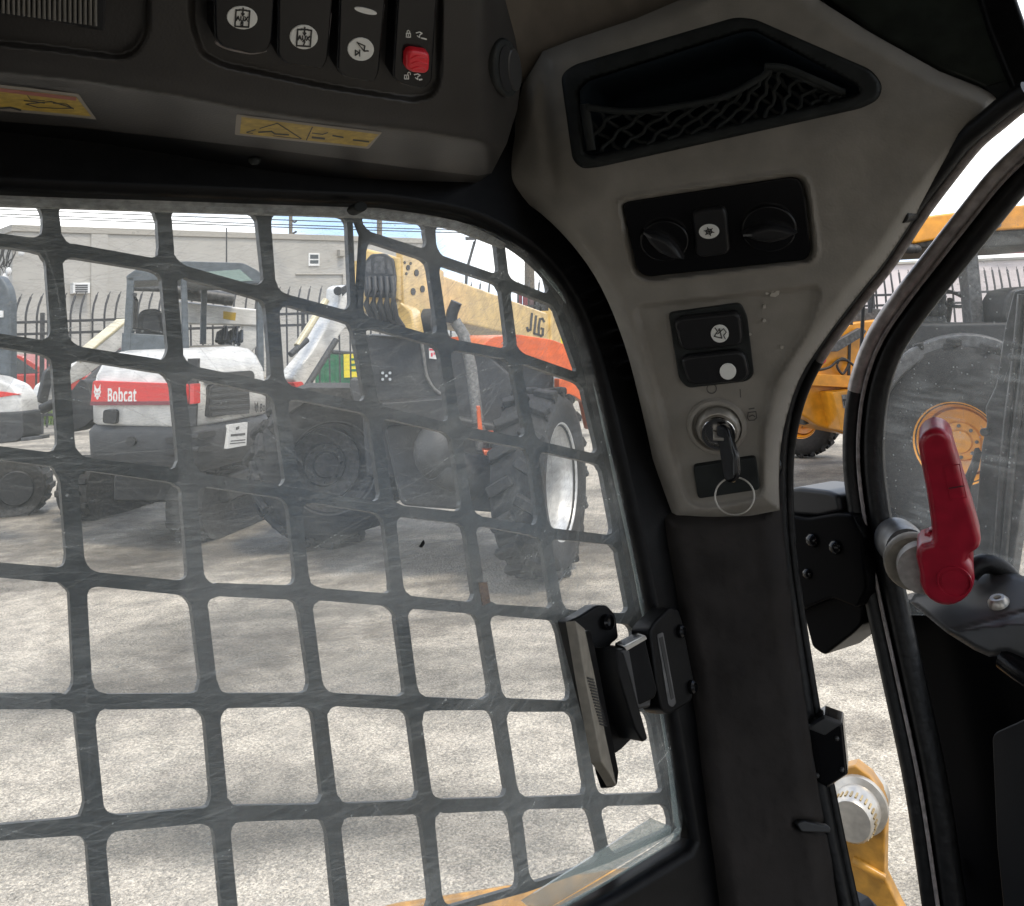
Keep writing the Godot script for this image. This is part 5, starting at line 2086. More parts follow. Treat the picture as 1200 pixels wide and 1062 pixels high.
func console() -> void:
	var co := thing("overhead_console", "dark moulded overhead console with rocker switches above the window", "console", P(300, 90, 0.6))
	var outline := px([-430, -70, 585, -70, 592, 0, 604, 45, 611, 90, 606, 130, 594, 168, 576, 203, 560, 206, 480, 197, 400, 186, 300, 173, 150, 156, 0, 142, -80, 136, -430, 112])
	var crease := px([-430, 58, -80, 84, 0, 88, 100, 98, 200, 114, 300, 133, 400, 147, 500, 158, 560, 168, 640, 190])
	var tray := rc(px([222, -80, 226, 30, 238, 64, 262, 76, 380, 101, 484, 117, 506, 112, 514, 95, 518, -80]), 8.0)
	var screen := rc(px([-90, -80, 173, -80, 173, 36, 160, 60, 142, 68, 60, 57, -90, 42]), 10.0)
	var cy := func(x: float) -> float:
		for i in crease.size() - 1:
			if x <= crease[i + 1].x:
				return lerpf(crease[i].y, crease[i + 1].y, (x - crease[i].x) / (crease[i + 1].x - crease[i].x))
		return 190.0
	var pos := func(x: float, y: float) -> Vector3:
		var z := fdepth(CF, x, minf(y, 230.0))
		var o: float = y - cy.call(x)
		# below the crease the face turns back
		var t := maxf(o + 4.0, 0.0)
		z += t * t / (t + 6.0) * 0.00125
		z -= 0.0012 * exp(-pow((o + 4.0) / 12.0, 2.0))
		z += 0.055 * pow(smoothstep(545.0, 615.0, x), 2.0)
		var d := sd(Vector2(x, y), tray)
		z += 0.007 * smoothstep(-5.0, 4.0, d)
		var e := sd(Vector2(x, y), screen)
		z += 0.006 * smoothstep(-5.0, 4.0, e)
		return P(x, y, z)
	var q := MB.new()
	relief(q, outline, pos, 3.0, 0.04)
	part(co, "housing", q, M.console)
	q = MB.new()
	var shade_band := px([-430, 110, -80, 134, 0, 140, 150, 154, 300, 171, 400, 184, 480, 195, 560, 204, 574, 204, 560, 214, 480, 212, 400, 208, 300, 200, 150, 184, 0, 172, -80, 164, -430, 140])  # black strip painting in the shade below the lip, not a separate pad
	var shade_pos := func(x: float, y: float) -> Vector3:
		return (pos.call(x, y) as Vector3) + ray(x, y) * 0.004
	relief(q, shade_band, shade_pos, 5.0, 0.03)
	part(co, "underside_shade", q, M.steel_black)
	# ribbed screen at the far left
	q = MB.new()
	slab(q, CF, [-90, -80, 127, -80, 122, 36, 60, 25, -90, 2], 0.001, -0.02, 0.001, 2.0)
	var sc := part(co, "speaker_panel", q, M.black_plastic)
	for i in 30:
		q = MB.new()
		var x := -60.0 + i * 6.0
		if x > 112.0:
			break
		slab(q, CF, [x, -70, x + 4.2, -70, x + 4.6, 4.0 + (x + 60) * 0.14, x + 0.4, 3.4 + (x + 60) * 0.14], 0.003, 0.0, 0.001)
		part(sc, "rib", q, M.mesh_cloth)
	# rocker switches
	var up := CF.moved(0.0)
	var specs := [
		[[244, -60, 247, 38, 256, 48, 290, 56, 308, 54, 315, 40, 320, -60], 279.0, 12.0, 18.0, 13.5, "8"],
		[[321, -60, 320, 58, 330, 68, 374, 74, 380, 62, 390, -60], 351.0, 35.0, 16.5, 14.2, "7"],
		[[394, -60, 390, 76, 400, 84, 434, 90, 440, 78, 451, -60], 417.5, 49.5, 15.5, 13.6, ""],
		[[463, -60, 455, 84, 464, 92, 492, 98, 502, 88, 510, -60], 0.0, 0.0, 0.0, 0.0, "lock"]]
	for s in specs:
		q = MB.new()
		slab(q, up, s[0], 0.006, -0.012, 0.003, 5.0)
		var rk := part(co, "rocker_switch", q, M.gloss_black)
		if s[3] > 0.0:
			q = MB.new()
			sheet(q, up, ell(s[1], s[2], s[3], s[4], 8.0), 0.0066, 0.004, 0.0003)
			part(rk, "symbol_disc", q, M.symbol_white)
		if s[5] == "8" or s[5] == "7":
			icon_aux(rk, up, s[1], s[2], 4.0, 0.0070, s[5])
		elif s[5] == "":
			q = MB.new()
			stroke(q, up, [413, 41, 422, 45, 421, 51, 413, 41], 1.1, 0.0070)
			stroke(q, up, [421, 51, 426, 51], 1.3, 0.0070)
			stroke(q, up, [411, 50, 411, 56, 415, 53, 411, 50], 1.0, 0.0070)
			stroke(q, up, [416, 50, 416, 57], 1.0, 0.0070)
			part(rk, "printed_symbol", q, M.symbol_dark)
			q = MB.new()
			sheet(q, up, ell(423, 4.5, 13.5, 3.2, 14.0), 0.0066, 0.004)
			part(rk, "symbol_disc", q, M.symbol_white)
		else:
			q = MB.new()
			slab(q, up, [468, 50, 474, 46, 492, 49, 496, 54, 495, 71, 489, 75, 473, 73, 467, 68], 0.0105, 0.004, 0.0025, 4.0)
			var kn := part(rk, "red_slider", q, M.red_button)
			for k in 3:
				q = MB.new()
				var y := 53.0 + k * 6.5
				var l := []
				for p in curve(px([473, y + 2, 481, y - 0.5, 491, y + 2.5]), 4):
					l.append(up.w(fx(up, p.x, p.y), 0.0106))
				q.tube(l, 0.0006, 6)
				part(kn, "grip_ridge", q, M.red_button)
			q = MB.new()
			for o in [[473.0, 32.0, 0.0], [471.0, 81.0, 1.0]]:
				var x: float = o[0]
				var y: float = o[1]
				stroke(q, up, [x - 2.4, y - 1, x + 2.4, y - 1, x + 2.4, y + 3.4, x - 2.4, y + 3.4, x - 2.4, y - 1], 0.9, 0.0066)
				stroke(q, up, [x - 1.5 + o[2] * 3, y - 1, x - 1.5 + o[2] * 3, y - 3.6, x + o[2] * 3, y - 4.6, x + 1.5 + o[2] * 3, y - 3.4, x + 1.5 + o[2] * 3, y - 1.6], 0.8, 0.0066)
				stroke(q, up, [x, y + 0.6, x, y + 2.0], 0.9, 0.0066)
				stroke(q, up, [x + 9, y - 1.5, x + 13, y - 2.5, x + 16, y - 1, x + 13, y + 1, x + 13, y + 4, x + 10.5, y + 2], 1.0, 0.0066)
				stroke(q, up, [x + 15, y + 4.5, x + 21 - o[2] * 3, y + 6 - o[2] * 2], 1.4, 0.0066)
			part(rk, "printed_symbol", q, M.symbol_white)
	# pale lines along the edges of the rockers
	for l in [[311, 6, 313, 20, 312, 36], [383, 10, 380, 40, 374, 70], [445, 0, 441, 40, 436, 84], [250, 43, 262, 50, 290, 56, 309, 53]]:
		q = MB.new()
		var pts := []
		for p in curve(px(l), 5):
			pts.append(up.w(fx(up, p.x, p.y), 0.0040))
		q.tube(pts, 0.0010, 6)
		part(co, "pale_edge", q, M.seal_grey)
	# warning labels lie on the lower face
	for s in [
		[[-70, 91, 92, 110, 113, 140, -70, 123], [-70, 95, 89, 113.5, 107, 136.5, -70, 119.5], 0],
		[[277, 134, 448, 155, 432, 174.5, 275, 158], [283, 137, 444, 157.5, 429.5, 172, 281, 156.5], 1]]:
		var lift := func(k: float) -> Callable:
			return func(x: float, y: float) -> Vector3:
				return (pos.call(x, y) as Vector3) - ray(x, y) * k
		q = MB.new()
		relief(q, rc(px(s[0]), 2.0), lift.call(0.0008), 5.0, 0.001)
		var lb := part(co, "warning_label", q, M.label_rim)
		q = MB.new()
		relief(q, px(s[1]), lift.call(0.0012), 5.0, 0.0)
		part(lb, "yellow_field", q, M.label_yellow)
		q = MB.new()
		var lines := [[1.2, 28, 118, 40, 119, 52, 121], [1.1, 30, 122, 60, 119, 86, 127, 66, 127, 44, 126, 30, 122], [0.9, 32, 112, 36, 117, 52, 118], [0.9, 62, 121, 78, 122, 86, 128], [2.2, 0, 127, 12, 126, 24, 129], [2.4, -20, 124, -6, 125]]
		if s[2] == 1:
			lines = [[1.2, 289, 155, 325, 144.5, 353, 162.5], [1.0, 289, 155.5, 352, 163], [1.8, 303, 155, 318, 154, 322, 157, 338, 158], [1.3, 366, 149, 359, 164], [1.2, 366, 156, 378, 157.5, 384, 155.5], [2.4, 366, 161, 380, 162.5], [1.8, 390, 159, 402, 161], [1.8, 414, 164, 432, 166.2]]
		for l in lines:
			stroke_on(q, pos, l.slice(1), l[0], 0.0016)
		part(lb, "printed_symbol", q, M.symbol_dark)
		if s[2] == 0:
			q = MB.new()
			stroke_on(q, pos, [-70, 97.5, 0, 105.5, 88, 116], 4.0, 0.0015)
			part(lb, "red_print", q, M.label_red)
	# round blanking plug near the right end
	var pf := fr3(pos.call(578.0, 50.0), pos.call(598.0, 75.0), pos.call(586.0, 112.0))
	q = MB.new()
	sheet(q, pf, ell(590, 79, 16, 35, -4), 0.003, -0.02, 0.002)
	var pg := part(co, "round_plug", q, M.rim_plastic)
	q = MB.new()
	sheet(q, pf, ell(588, 79, 9, 27, -4), 0.0036, 0.0, 0.0)
	part(pg, "plug_slot", q, M.symbol_dark)
	q = MB.new()
	sheet(q, pf, ell(597, 80, 8, 26, -4), 0.0045, 0.0, 0.002)
	part(pg, "plug_cap", q, M.grey_cap)
	# screw on the dark underside
	q = MB.new()
	var sp: Vector3 = pos.call(298.0, 188.0)
	q.ball(sp, Vector3(0.004, 0.003, 0.004), 10)
	part(co, "screw", q, M.rim_plastic)

func pillar() -> void:
	var pt := thing("pillar_trim", "grey-brown moulded corner trim panel carrying switches and ignition", "trim panel", P(850, 610, 0.82))
	var outline := px([860, -50, 815, -8, 745, 22, 672, 46, 636, 60, 612, 100, 600, 160, 582, 196, 562, 213])
	outline.append_array(curve(px([562, 213, 620, 240, 668, 284, 704, 336, 732, 404, 752, 480, 769, 556, 784, 618]), 4))
	outline.append_array(px([850, 610, 914, 598]))
	outline.append_array(curve(px([914, 598, 913, 555, 918, 505, 936, 446, 966, 398, 1002, 350, 1040, 302, 1077, 246, 1110, 203, 1142, 164, 1173, 132]), 3))
	outline.append_array(px([1168, 112, 1150, 103, 1100, 83, 1020, 38, 960, 0, 910, -50]))
	var hole := rc(px([657, 88, 672, 76, 862, 20, 884, 22, 1022, 82, 1035, 100, 1030, 117, 1010, 127, 702, 196, 682, 198, 671, 188]), 9.0)
	var zone := rc(px([744, 360, 964, 336, 948, 384, 908, 446, 893, 505, 894, 572, 886, 584, 826, 596, 806, 588, 792, 540]), 14.0)
	var climate := rc(px([722, 236, 738, 230, 930, 201, 946, 206, 951, 222, 960, 296, 952, 310, 760, 333, 742, 326, 736, 314]), 10.0)
	var nz := FastNoiseLite.new()
	nz.seed = 8
	nz.frequency = 0.006
	var ridge := px([560, 330, 700, 222, 850, 196, 1000, 160, 1180, 124])
	var pos := func(x: float, y: float) -> Vector3:
		var p := Vector2(x, y)
		var z := fdepth(FP, x, y)
		var d := sd(p, outline)
		z += 0.014 * edge_round(d, 20.0)
		# left fillet that turns towards the window
		var fl := 640.0 + maxf(y - 215.0, 0.0) * 0.32 + maxf(y - 330.0, 0.0) * 0.05
		z += 0.012 * pow(clampf((fl + 30.0 - x) / 110.0, 0.0, 1.1), 2.0)
		z += 0.004 * exp(-pow((x - 634.0 - (y - 70.0) * 0.1) / 9.0, 2.0)) * smoothstep(60.0, 90.0, y) * (1.0 - smoothstep(190.0, 240.0, y))
		# upper part leans back above a soft ridge
		var ry := 196.0
		for i in ridge.size() - 1:
			if x <= ridge[i + 1].x:
				ry = lerpf(ridge[i].y, ridge[i + 1].y, (x - ridge[i].x) / (ridge[i + 1].x - ridge[i].x))
				break
		var up := maxf(ry - y + 12.0, 0.0)
		z += 0.00022 * up * up / (up + 26.0)
		z += 0.005 * smoothstep(-4.0, 4.0, sd(p, zone))
		var c := sd(p, climate)
		z -= 0.0016 * exp(-pow((c - 2.0) / 4.0, 2.0))
		z += 0.009 * smoothstep(1.0, 9.0, c)
		z -= 0.0012 * nz.get_noise_2d(x, y)
		return P(x, y, z)
	var q := MB.new()
	relief(q, outline, pos, 3.5, 0.05, hole)
	part(pt, "panel", q, M.trim)
	# storage pocket: sloping rim, deep tray, net
	var inner := rc(px([679, 106, 690, 95, 868, 38, 884, 36, 1004, 100, 1008, 107, 996, 114, 694, 183, 685, 180]), 5.0)
	var rim := func(x: float, y: float) -> Vector3:
		var p := Vector2(x, y)
		var a := sd(p, hole)
		var z := pos.call(x, y) as Vector3
		var k := 0.004 * edge_round(a, 5.0) - 0.003
		k += 0.018 * smoothstep(-4.0, 6.0, sd(p, inner))
		return z + ray(x, y) * k
	q = MB.new()
	relief(q, hole, rim, 3.5, 0.03, inner)
	var pk := part(pt, "storage_pocket", q, M.rim_plastic)
	var deep := func(x: float, y: float) -> Vector3:
		var d := sd(Vector2(x, y), inner)
		return P(x, y, fdepth(FP, x, y) + 0.02 + 0.06 * smoothstep(0.0, 40.0, d))
	q = MB.new()
	relief(q, inner, deep, 8.0, 0.0)
	part(pk, "tray", q, M.tray)
	var nt := MB.new()
	var at := func(x: float, y: float, k: float) -> Vector3:
		return P(x, y, fdepth(FP, x, y) + 0.012 + k)
	# a slack net: two families of strands that cross, hung between the hem and the tray floor
	var topl := curve(px([688, 126, 740, 131, 800, 124, 850, 113, 890, 92, 912, 80, 960, 100, 990, 108]), 10)
	var botl := curve(px([694, 180, 760, 168, 830, 154, 900, 138, 950, 124, 992, 112]), 12)
	var along := func(l: PackedVector2Array, u: float) -> Vector2:
		var k := clampf(u, 0.0, 1.0) * (l.size() - 1)
		var i := mini(int(k), l.size() - 2)
		return l[i].lerp(l[i + 1], k - i)
	for fam in [-1.0, 1.0]:
		for i in range(-3, 16):
			var pts := []
			for j in 11:
				var t := j / 10.0
				var u: float = (i + 0.5) / 13.0 + fam * 0.15 * (t - 0.5)
				if u < 0.0 or u > 1.0:
					continue
				var a: Vector2 = along.call(topl, u)
				var b: Vector2 = along.call(botl, u)
				var p := a.lerp(b, t) + Vector2(2.2 * sin(t * 19.0 + i), 1.5 * cos(t * 13.0 + i * 2.0))
				pts.append(at.call(p.x, p.y, 0.006 * sin(t * PI) + 0.002 * fam))
			if pts.size() > 3:
				nt.tube(pts, 0.0016, 6)
	var hem := []
	for p in topl:
		hem.append(at.call(p.x, p.y, -0.001))
	nt.tube(hem, 0.0026, 8)
	part(pk, "net", nt, M.rim_plastic)
	q = MB.new()
	var bt := []
	for p in curve(px([896, 78, 920, 80, 950, 92, 986, 108]), 4):
		bt.append(at.call(p.x, p.y, -0.002))
	q.tube(bt, 0.0046, 8, 0.6)
	part(pk, "net_hem", q, M.rim_plastic)
	q = MB.new()
	bt = []
	for p in curve(px([685, 122, 689, 150, 693, 176]), 4):
		bt.append(at.call(p.x, p.y, 0.0))
	q.tube(bt, 0.004, 8, 0.6)
	part(pk, "net_hem", q, M.rim_plastic)
	# climate panel
	q = MB.new()
	slab(q, FP, [729, 241, 735, 237, 928, 208, 938, 211, 943, 226, 951, 296, 945, 306, 757, 326, 746, 318], -0.0025, -0.012, 0.0012, 8.0)
	var cp := part(pt, "climate_plate", q, M.gloss_black)
	q = MB.new()
	slab(q, FP, [941, 232, 944, 232, 949, 280, 946, 282], -0.0028, -0.004, 0.0003)
	part(cp, "slot", q, M.symbol_dark)
	for s in [[779.0, 281.0, 29.0, 25.0, 34.0], [901.0, 267.0, 33.0, 28.0, -2.0]]:
		q = MB.new()
		sheet(q, FP, ell(s[0], s[1], s[2], s[3], 0, 32), 0.004, -0.004, 0.002)
		var dl := part(cp, "dial", q, M.gloss_black)
		q = MB.new()
		var gr := PackedVector2Array()
		for p in px([-30, 0, -16, -7, 0, -10, 16, -7, 30, 0, 16, 7, 0, 10, -16, 7]):
			gr.append(Vector2(s[0], s[1] + 2.0) + (p * (s[2] / 31.0)).rotated(deg_to_rad(s[4])))
		sheet(q, FP, gr, 0.018, 0.003, 0.004)
		part(dl, "grip", q, M.black_plastic)
		q = MB.new()
		var d := Vector2(cos(deg_to_rad(s[4])), sin(deg_to_rad(s[4])))
		var a: Vector2 = Vector2(s[0], s[1] + 2.0) - d * s[2] * 0.92
		stroke(q, FP, [a.x, a.y, a.x + d.x * 11.0, a.y + d.y * 11.0], 2.2, 0.0175)
		part(dl, "pointer", q, M.bar_grey)
	q = MB.new()
	slab(q, FP, [811, 250, 818, 244, 848, 241, 852, 248, 856, 292, 850, 297, 822, 301, 815, 296], 0.005, -0.004, 0.003, 5.0)
	var rs := part(cp, "rocker_switch", q, M.black_plastic)
	q = MB.new()
	sheet(q, FP, ell(831, 269.5, 12, 8.6, -4), 0.0056, 0.003, 0.0003)
	part(rs, "symbol_disc", q, M.symbol_white)
	q = MB.new()
	for i in 3:
		var a := PI * i / 3 + 0.2
		stroke(q, FP, [831 - 6 * cos(a), 269.5 - 5 * sin(a), 831 + 6 * cos(a), 269.5 + 5 * sin(a)], 1.0, 0.0061)
	for i in 6:
		var a := PI * i / 3 + 0.2
		stroke(q, FP, [831 + 3 * cos(a - 0.5), 269.5 + 2.6 * sin(a - 0.5), 831 + 4.4 * cos(a), 269.5 + 3.8 * sin(a), 831 + 3 * cos(a + 0.5), 269.5 + 2.6 * sin(a + 0.5)], 0.9, 0.0061)
	part(rs, "printed_symbol", q, M.symbol_dark)
	# two rockers on a worn dark field
	q = MB.new()
	slab(q, FP, [783, 368, 868, 356, 876, 372, 884, 440, 876, 448, 806, 456, 796, 446], -0.0012, -0.01, 0.0008, 6.0)
	var bz := part(pt, "switch_bezel", q, M.rim_plastic)
	for s in [[[790, 376, 797, 370, 862, 363, 868, 368, 871, 396, 866, 403, 804, 409, 797, 404], 843.5, 388.0, 10.5], [[798, 420, 804, 415, 866, 408, 874, 414, 879, 436, 872, 445, 816, 450, 806, 445], 853.0, 432.0, 9.6]]:
		q = MB.new()
		slab(q, FP, s[0], 0.006, -0.006, 0.003, 7.0)
		var rk := part(bz, "rocker_switch", q, M.black_plastic)
		q = MB.new()
		sheet(q, FP, ell(s[1], s[2], s[3], s[3], 0), 0.0068, 0.004, 0.0004)
		part(rk, "symbol_disc", q, M.symbol_white)
		if s[1] < 850:
			q = MB.new()
			stroke(q, FP, [837, 391, 843, 382, 846, 393, 837, 391], 1.0, 0.0073)
			stroke(q, FP, [840, 384, 838, 381], 0.9, 0.0073)
			stroke(q, FP, [841, 388, 848, 382, 851, 386, 848, 390, 850, 394], 0.9, 0.0073)
			part(rk, "printed_symbol", q, M.symbol_dark)
	# ignition: raised ring, nut, chrome barrel
	var ic := FP.w(fx(FP, 842, 503), -0.0035)
	q = MB.new()
	q.lathe(FP.w(fx(FP, 840, 502), -0.004), FP.n, [Vector2(0.023, 0.0), Vector2(0.0215, 0.003), Vector2(0.019, 0.0035), Vector2(0.018, 0.0)], 36)
	var rr := part(pt, "ignition_ring", q, M.trim)
	q = MB.new()
	q.lathe(ic, FP.n, [Vector2(0.0175, 0.0), Vector2(0.0165, 0.004), Vector2(0.0145, 0.007), Vector2(0.013, 0.007)], 12, 0.9)
	part(rr, "ring_nut", q, M.zinc)
	q = MB.new()
	q.lathe(ic, FP.n, [Vector2(0.0135, 0.004), Vector2(0.0135, 0.012), Vector2(0.0125, 0.0135), Vector2(0.0105, 0.0135), Vector2(0.0098, 0.010), Vector2(0.0, 0.010)], 36)
	part(rr, "lock_barrel", q, M.chrome)
	# blank plate under the key
	q = MB.new()
	slab(q, FP, [812, 547, 886, 536, 891, 574, 818, 585], 0.0005, -0.008, 0.0012, 5.0)
	part(pt, "blank_plate", q, M.rim_plastic)
	# printed key positions
	q = MB.new()
	var ci := []
	for p in ell(834, 457, 5.6, 5.6, 0, 18):
		ci.append(p.x)
		ci.append(p.y)
	ci.append(ci[0])
	ci.append(ci[1])
	stroke(q, FP, ci, 1.0, -0.0024)
	stroke(q, FP, [867.5, 458, 868, 467], 1.2, -0.0024)
	stroke(q, FP, [878, 481, 884, 480], 1.2, -0.0024)
	stroke(q, FP, [877, 485, 886, 484, 887, 491, 884, 494, 878, 494.5, 876, 491, 877, 485], 1.1, -0.0024)
	stroke(q, FP, [878, 490, 882, 488, 885, 490], 1.0, -0.0024)
	part(pt, "key_position_print", q, M.symbol_grey)
	# dried paint splashes
	q = MB.new()
	for s in [[907, 346, 5, 3], [904, 341, 3, 3], [911, 342, 2.5, 4], [896, 360, 2, 3], [896, 377, 2.2, 1.6], [879, 393, 1.8, 1.4], [917, 408, 2.0, 2.4], [899, 345, 2, 1.6]]:
		var pl := PackedVector2Array()
		for i in 10:
			var a := TAU * i / 10
			pl.append(Vector2(s[0] + cos(a) * s[2] * rng.randf_range(0.6, 1.3), s[1] + sin(a) * s[3] * rng.randf_range(0.6, 1.3)))
		sheet(q, FP, pl, -0.0016, -0.004)
	part(pt, "paint_splash", q, M.paint_splash)

	# the key hangs in the lock: black bow, ring
	var ky := thing("ignition_key", "black headed ignition key with thin wire ring turned in its lock", "key", ic + FP.n * 0.014)
	q = MB.new()
	q.box(ic + FP.n * 0.017, Vector3(0.004, 0.0012, 0.006), Basis(FP.u, FP.v, FP.n), 0.0004)
	part(ky, "blade", q, M.zinc)
	var kf := fr3(ic + FP.n * 0.017, FP.w(fx(FP, 866, 500), 0.020), FP.w(fx(FP, 858, 564), 0.034))
	q = MB.new()
	slab(q, kf, [840, 499, 849, 496, 855, 502, 860, 520, 865, 535, 866, 556, 863, 563, 854, 566, 849, 560, 846, 540, 842, 515], 0.003, -0.003, 0.002, 3.0)
	part(ky, "bow", q, M.gloss_black)
	q = MB.new()
	stroke(q, kf, [857, 512, 862, 536, 862, 556], 1.3, 0.0034)
	part(ky, "bow_highlight", q, M.grey_cap)
	q = MB.new()
	var ring := []
	for i in 37:
		var a := TAU * i / 36
		ring.append(P(861 + 23.0 * cos(a), 581.5 + 22.0 * sin(a), fdepth(FP, 861, 581) - 0.018 - 0.006 * sin(a + 0.6)))
	q.tube(ring, 0.0007, 8)
	part(ky, "key_ring", q, M.zinc)
	q = MB.new()
	q.ball(P(859, 561, fdepth(FP, 859, 561) - 0.022), Vector3(0.0025, 0.003, 0.0025), 10)
	part(ky, "ring_eye", q, M.brass)

func front_door() -> void:
	var D := frn(P(1000, 470, 0.885), -FWD)
	var dr := thing("front_door", "half open front cab door with curved black frame and dusty glass", "door", D.w(fx(D, 1090, 1062)))
	var mid := px([1250, 152, 1218, 180, 1182, 214, 1146, 258, 1108, 306, 1072, 352, 1042, 396, 1024, 440, 1015, 490, 1014, 550, 1025, 630, 1040, 705, 1061, 800, 1086, 918, 1106, 1050, 1116, 1120])
	var cl := curve(mid, 5)
	# outer worn tube, inner rubber channel
	for k in 3:
		var q := MB.new()
		var pts := []
		for i in cl.size():
			var d := (cl[mini(i + 1, cl.size() - 1)] - cl[maxi(i - 1, 0)]).normalized()
			var m := Vector2(-d.y, d.x)
			if m.x > 0:
				m = -m
			var p: Vector2 = cl[i] + m * [10.0, -10.0, 0.0][k]
			pts.append(D.w(fx(D, p.x, p.y), [0.004, 0.0, -0.012][k]))
		q.tube(pts, [0.0080, 0.0086, 0.0095][k], 12, [1.3, 1.1, 1.0][k], D.n)
		part(dr, ["frame_tube", "glass_seal", "frame_back"][k], q, [M.rubber, M.rubber, M.steel_black][k])
		if k == 0:   # bare worn upper length of the frame
			q = MB.new()
			var upper := []
			for i in 38:
				upper.append(pts[i] + D.n * 0.0016)
			q.tube(upper, 0.0074, 14, 1.3, D.n)
			part(dr, "worn_frame", q, M.worn_frame)
	var rib := MB.new()
	var rp := []
	for i in cl.size():
		rp.append(D.w(fx(D, cl[i].x + 1.5, cl[i].y), 0.0105))
	rib.tube(rp, 0.0016, 8, 1.0, D.n)
	part(dr, "frame_bead", rib, M.seal_grey)
	# the pane
	var pane := px([1420, 60, 1262, 158, 1228, 190, 1192, 224, 1156, 268, 1118, 316, 1082, 362, 1052, 404, 1034, 446, 1026, 492, 1025, 560, 1035, 630, 1048, 690, 1056, 722, 1420, 722])
	var q := MB.new()
	sheet(q, D, pane, -0.004, -0.009)
	part(dr, "glass_pane", q, M.clear_pane)
	q = MB.new()
	var flat := on(D, pane)
	var idx := Geometry2D.triangulate_polygon(flat)
	for i in idx.size() / 3:
		var A := []
		for j in 3:
			A.append(flat[idx[3 * i + j]])
		q.t(D.w(A[0], -0.002), D.w(A[1], -0.002), D.w(A[2], -0.002), D.n, D.n, D.n, A[0] * 2.6, A[1] * 2.6, A[2] * 2.6)
	part(dr, "dust_film", q, M.dirt_door)
	# red release lever on its collar
	var rl := thing("release_lever", "dark red plastic release lever with round hub on front door glass", "lever", D.w(fx(D, 1110, 675), 0.03))
	q = MB.new()
	q.lathe(D.w(fx(D, 1050, 632), 0.0), (D.n * 0.6 + D.u * 0.75).normalized(), [Vector2(0.018, 0.0), Vector2(0.0185, 0.012), Vector2(0.017, 0.03), Vector2(0, 0.03)], 28)
	part(rl, "mounting_boss", q, M.bar_grey)
	var ax := (D.n * 0.55 + D.u * 0.45 - Vector3.UP * 0.1).normalized()
	q = MB.new()
	q.lathe(P(1072, 657, 0.755), ax, [Vector2(0.0, -0.004), Vector2(0.0205, -0.004), Vector2(0.022, 0.0), Vector2(0.022, 0.004), Vector2(0.0205, 0.007), Vector2(0.0, 0.008)], 32)
	part(rl, "collar", q, M.bone_collar)
	q = MB.new()
	q.lathe(P(1082, 662, 0.742), ax, [Vector2(0.0, 0.0), Vector2(0.0185, 0.0), Vector2(0.0185, 0.009), Vector2(0.0, 0.010)], 32)
	part(rl, "washer", q, M.zinc_paint)
	var f := fr3(P(1090, 510, 0.715), P(1140, 640, 0.715), P(1080, 660, 0.730))
	q = MB.new()
	var ls := PackedVector2Array()
	for i in 11:
		var a := PI + PI * i / 10.0
		ls.append(Vector2(1096.5 + 20.0 * cos(a), 517.0 + 19.5 * sin(a)))
	ls.append_array(curve(px([1118, 522, 1126, 548, 1138, 587, 1148, 622, 1149, 630, 1146, 638, 1136, 645]), 3))
	for i in 17:
		var a := deg_to_rad(-42.0 + 230.0 * i / 16.0)
		ls.append(Vector2(1110.0 + 32.0 * cos(a), 673.0 + 31.5 * sin(a)))
	ls.append_array(px([1074, 648, 1075, 638, 1080, 632, 1090, 629.5, 1093, 625, 1091, 604, 1086, 570, 1079, 535]))
	sheet(q, f, ls, 0.010, -0.016, 0.005)
	var lv := part(rl, "lever", q, M.red_lever)
	q = MB.new()
	q.lathe(f.w(fx(f, 1118, 674), 0.0095), f.n, [Vector2(0.0118, 0.0), Vector2(0.0115, 0.0014), Vector2(0.0104, 0.0014), Vector2(0.0098, -0.0006), Vector2(0.0086, -0.0006), Vector2(0.0082, 0.0008), Vector2(0.0, 0.001)], 32)
	part(lv, "hub_cap", q, M.red_lever)
	q = MB.new()
	stroke(q, f, [1112, 566, 1130, 563], 1.0, 0.0103)
	part(lv, "mould_line", q, M.symbol_dark)
	q = MB.new()
	stroke(q, f, [1106, 541, 1124, 538, 1132, 576, 1114, 580, 1106, 541], 1.0, 0.0104)
	part(lv, "moulded_panel", q, M.red_lever)
	q = MB.new()
	q.box(P(1112, 640, 0.728), Vector3(0.016, 0.012, 0.006), Basis(f.u, f.v, f.n), 0.004)
	part(lv, "neck", q, M.red_lever)

	# hinge block between opening and door frame
	var hb := thing("hinge_block", "bulky black hinge block joining the cab post and door frame", "hinge", DF.w(fx(DF, 960, 650), -0.03))
	var hf := DF.moved(-0.062)
	q = MB.new()
	slab(q, hf, [918, 574, 934, 571, 968, 575, 982, 580, 986, 600, 960, 606, 925, 604], 0.0, -0.05, 0.004, 5.0)
	part(hb, "top_cap", q, M.black_plastic)
	q = MB.new()
	slab(q, hf, [920, 600, 950, 606, 985, 600, 1003, 602, 1016, 630, 1022, 690, 1010, 712, 995, 706, 980, 700, 930, 720], 0.006, -0.05, 0.006, 6.0)
	part(hb, "knuckle", q, M.hinge_black)
	q = MB.new()
	slab(q, hf, [930, 690, 1000, 702, 1008, 714, 1007, 732, 996, 744, 962, 770, 948, 760], -0.004, -0.05, 0.005, 5.0)
	part(hb, "lower_leaf", q, M.hinge_black)
	for s in [[952, 671, 3], [958, 632, 4], [985, 640, 4]]:
		q = MB.new()
		q.ball(hf.w(fx(hf, s[0], s[1]), 0.006), Vector3.ONE * 0.0016 * s[2], 10)
		part(hb, "bolt", q, M.gloss_black)
	# striker block low on the opening
	var sb := thing("door_striker", "small black striker block bolted low on the door opening edge", "striker", DF.w(fx(DF, 968, 880), 0.02))
	q = MB.new()
	var sf := frn(DF.w(fx(DF, 968, 880), 0.02), (-FWD * 0.75 - LEFT * 0.55).normalized())
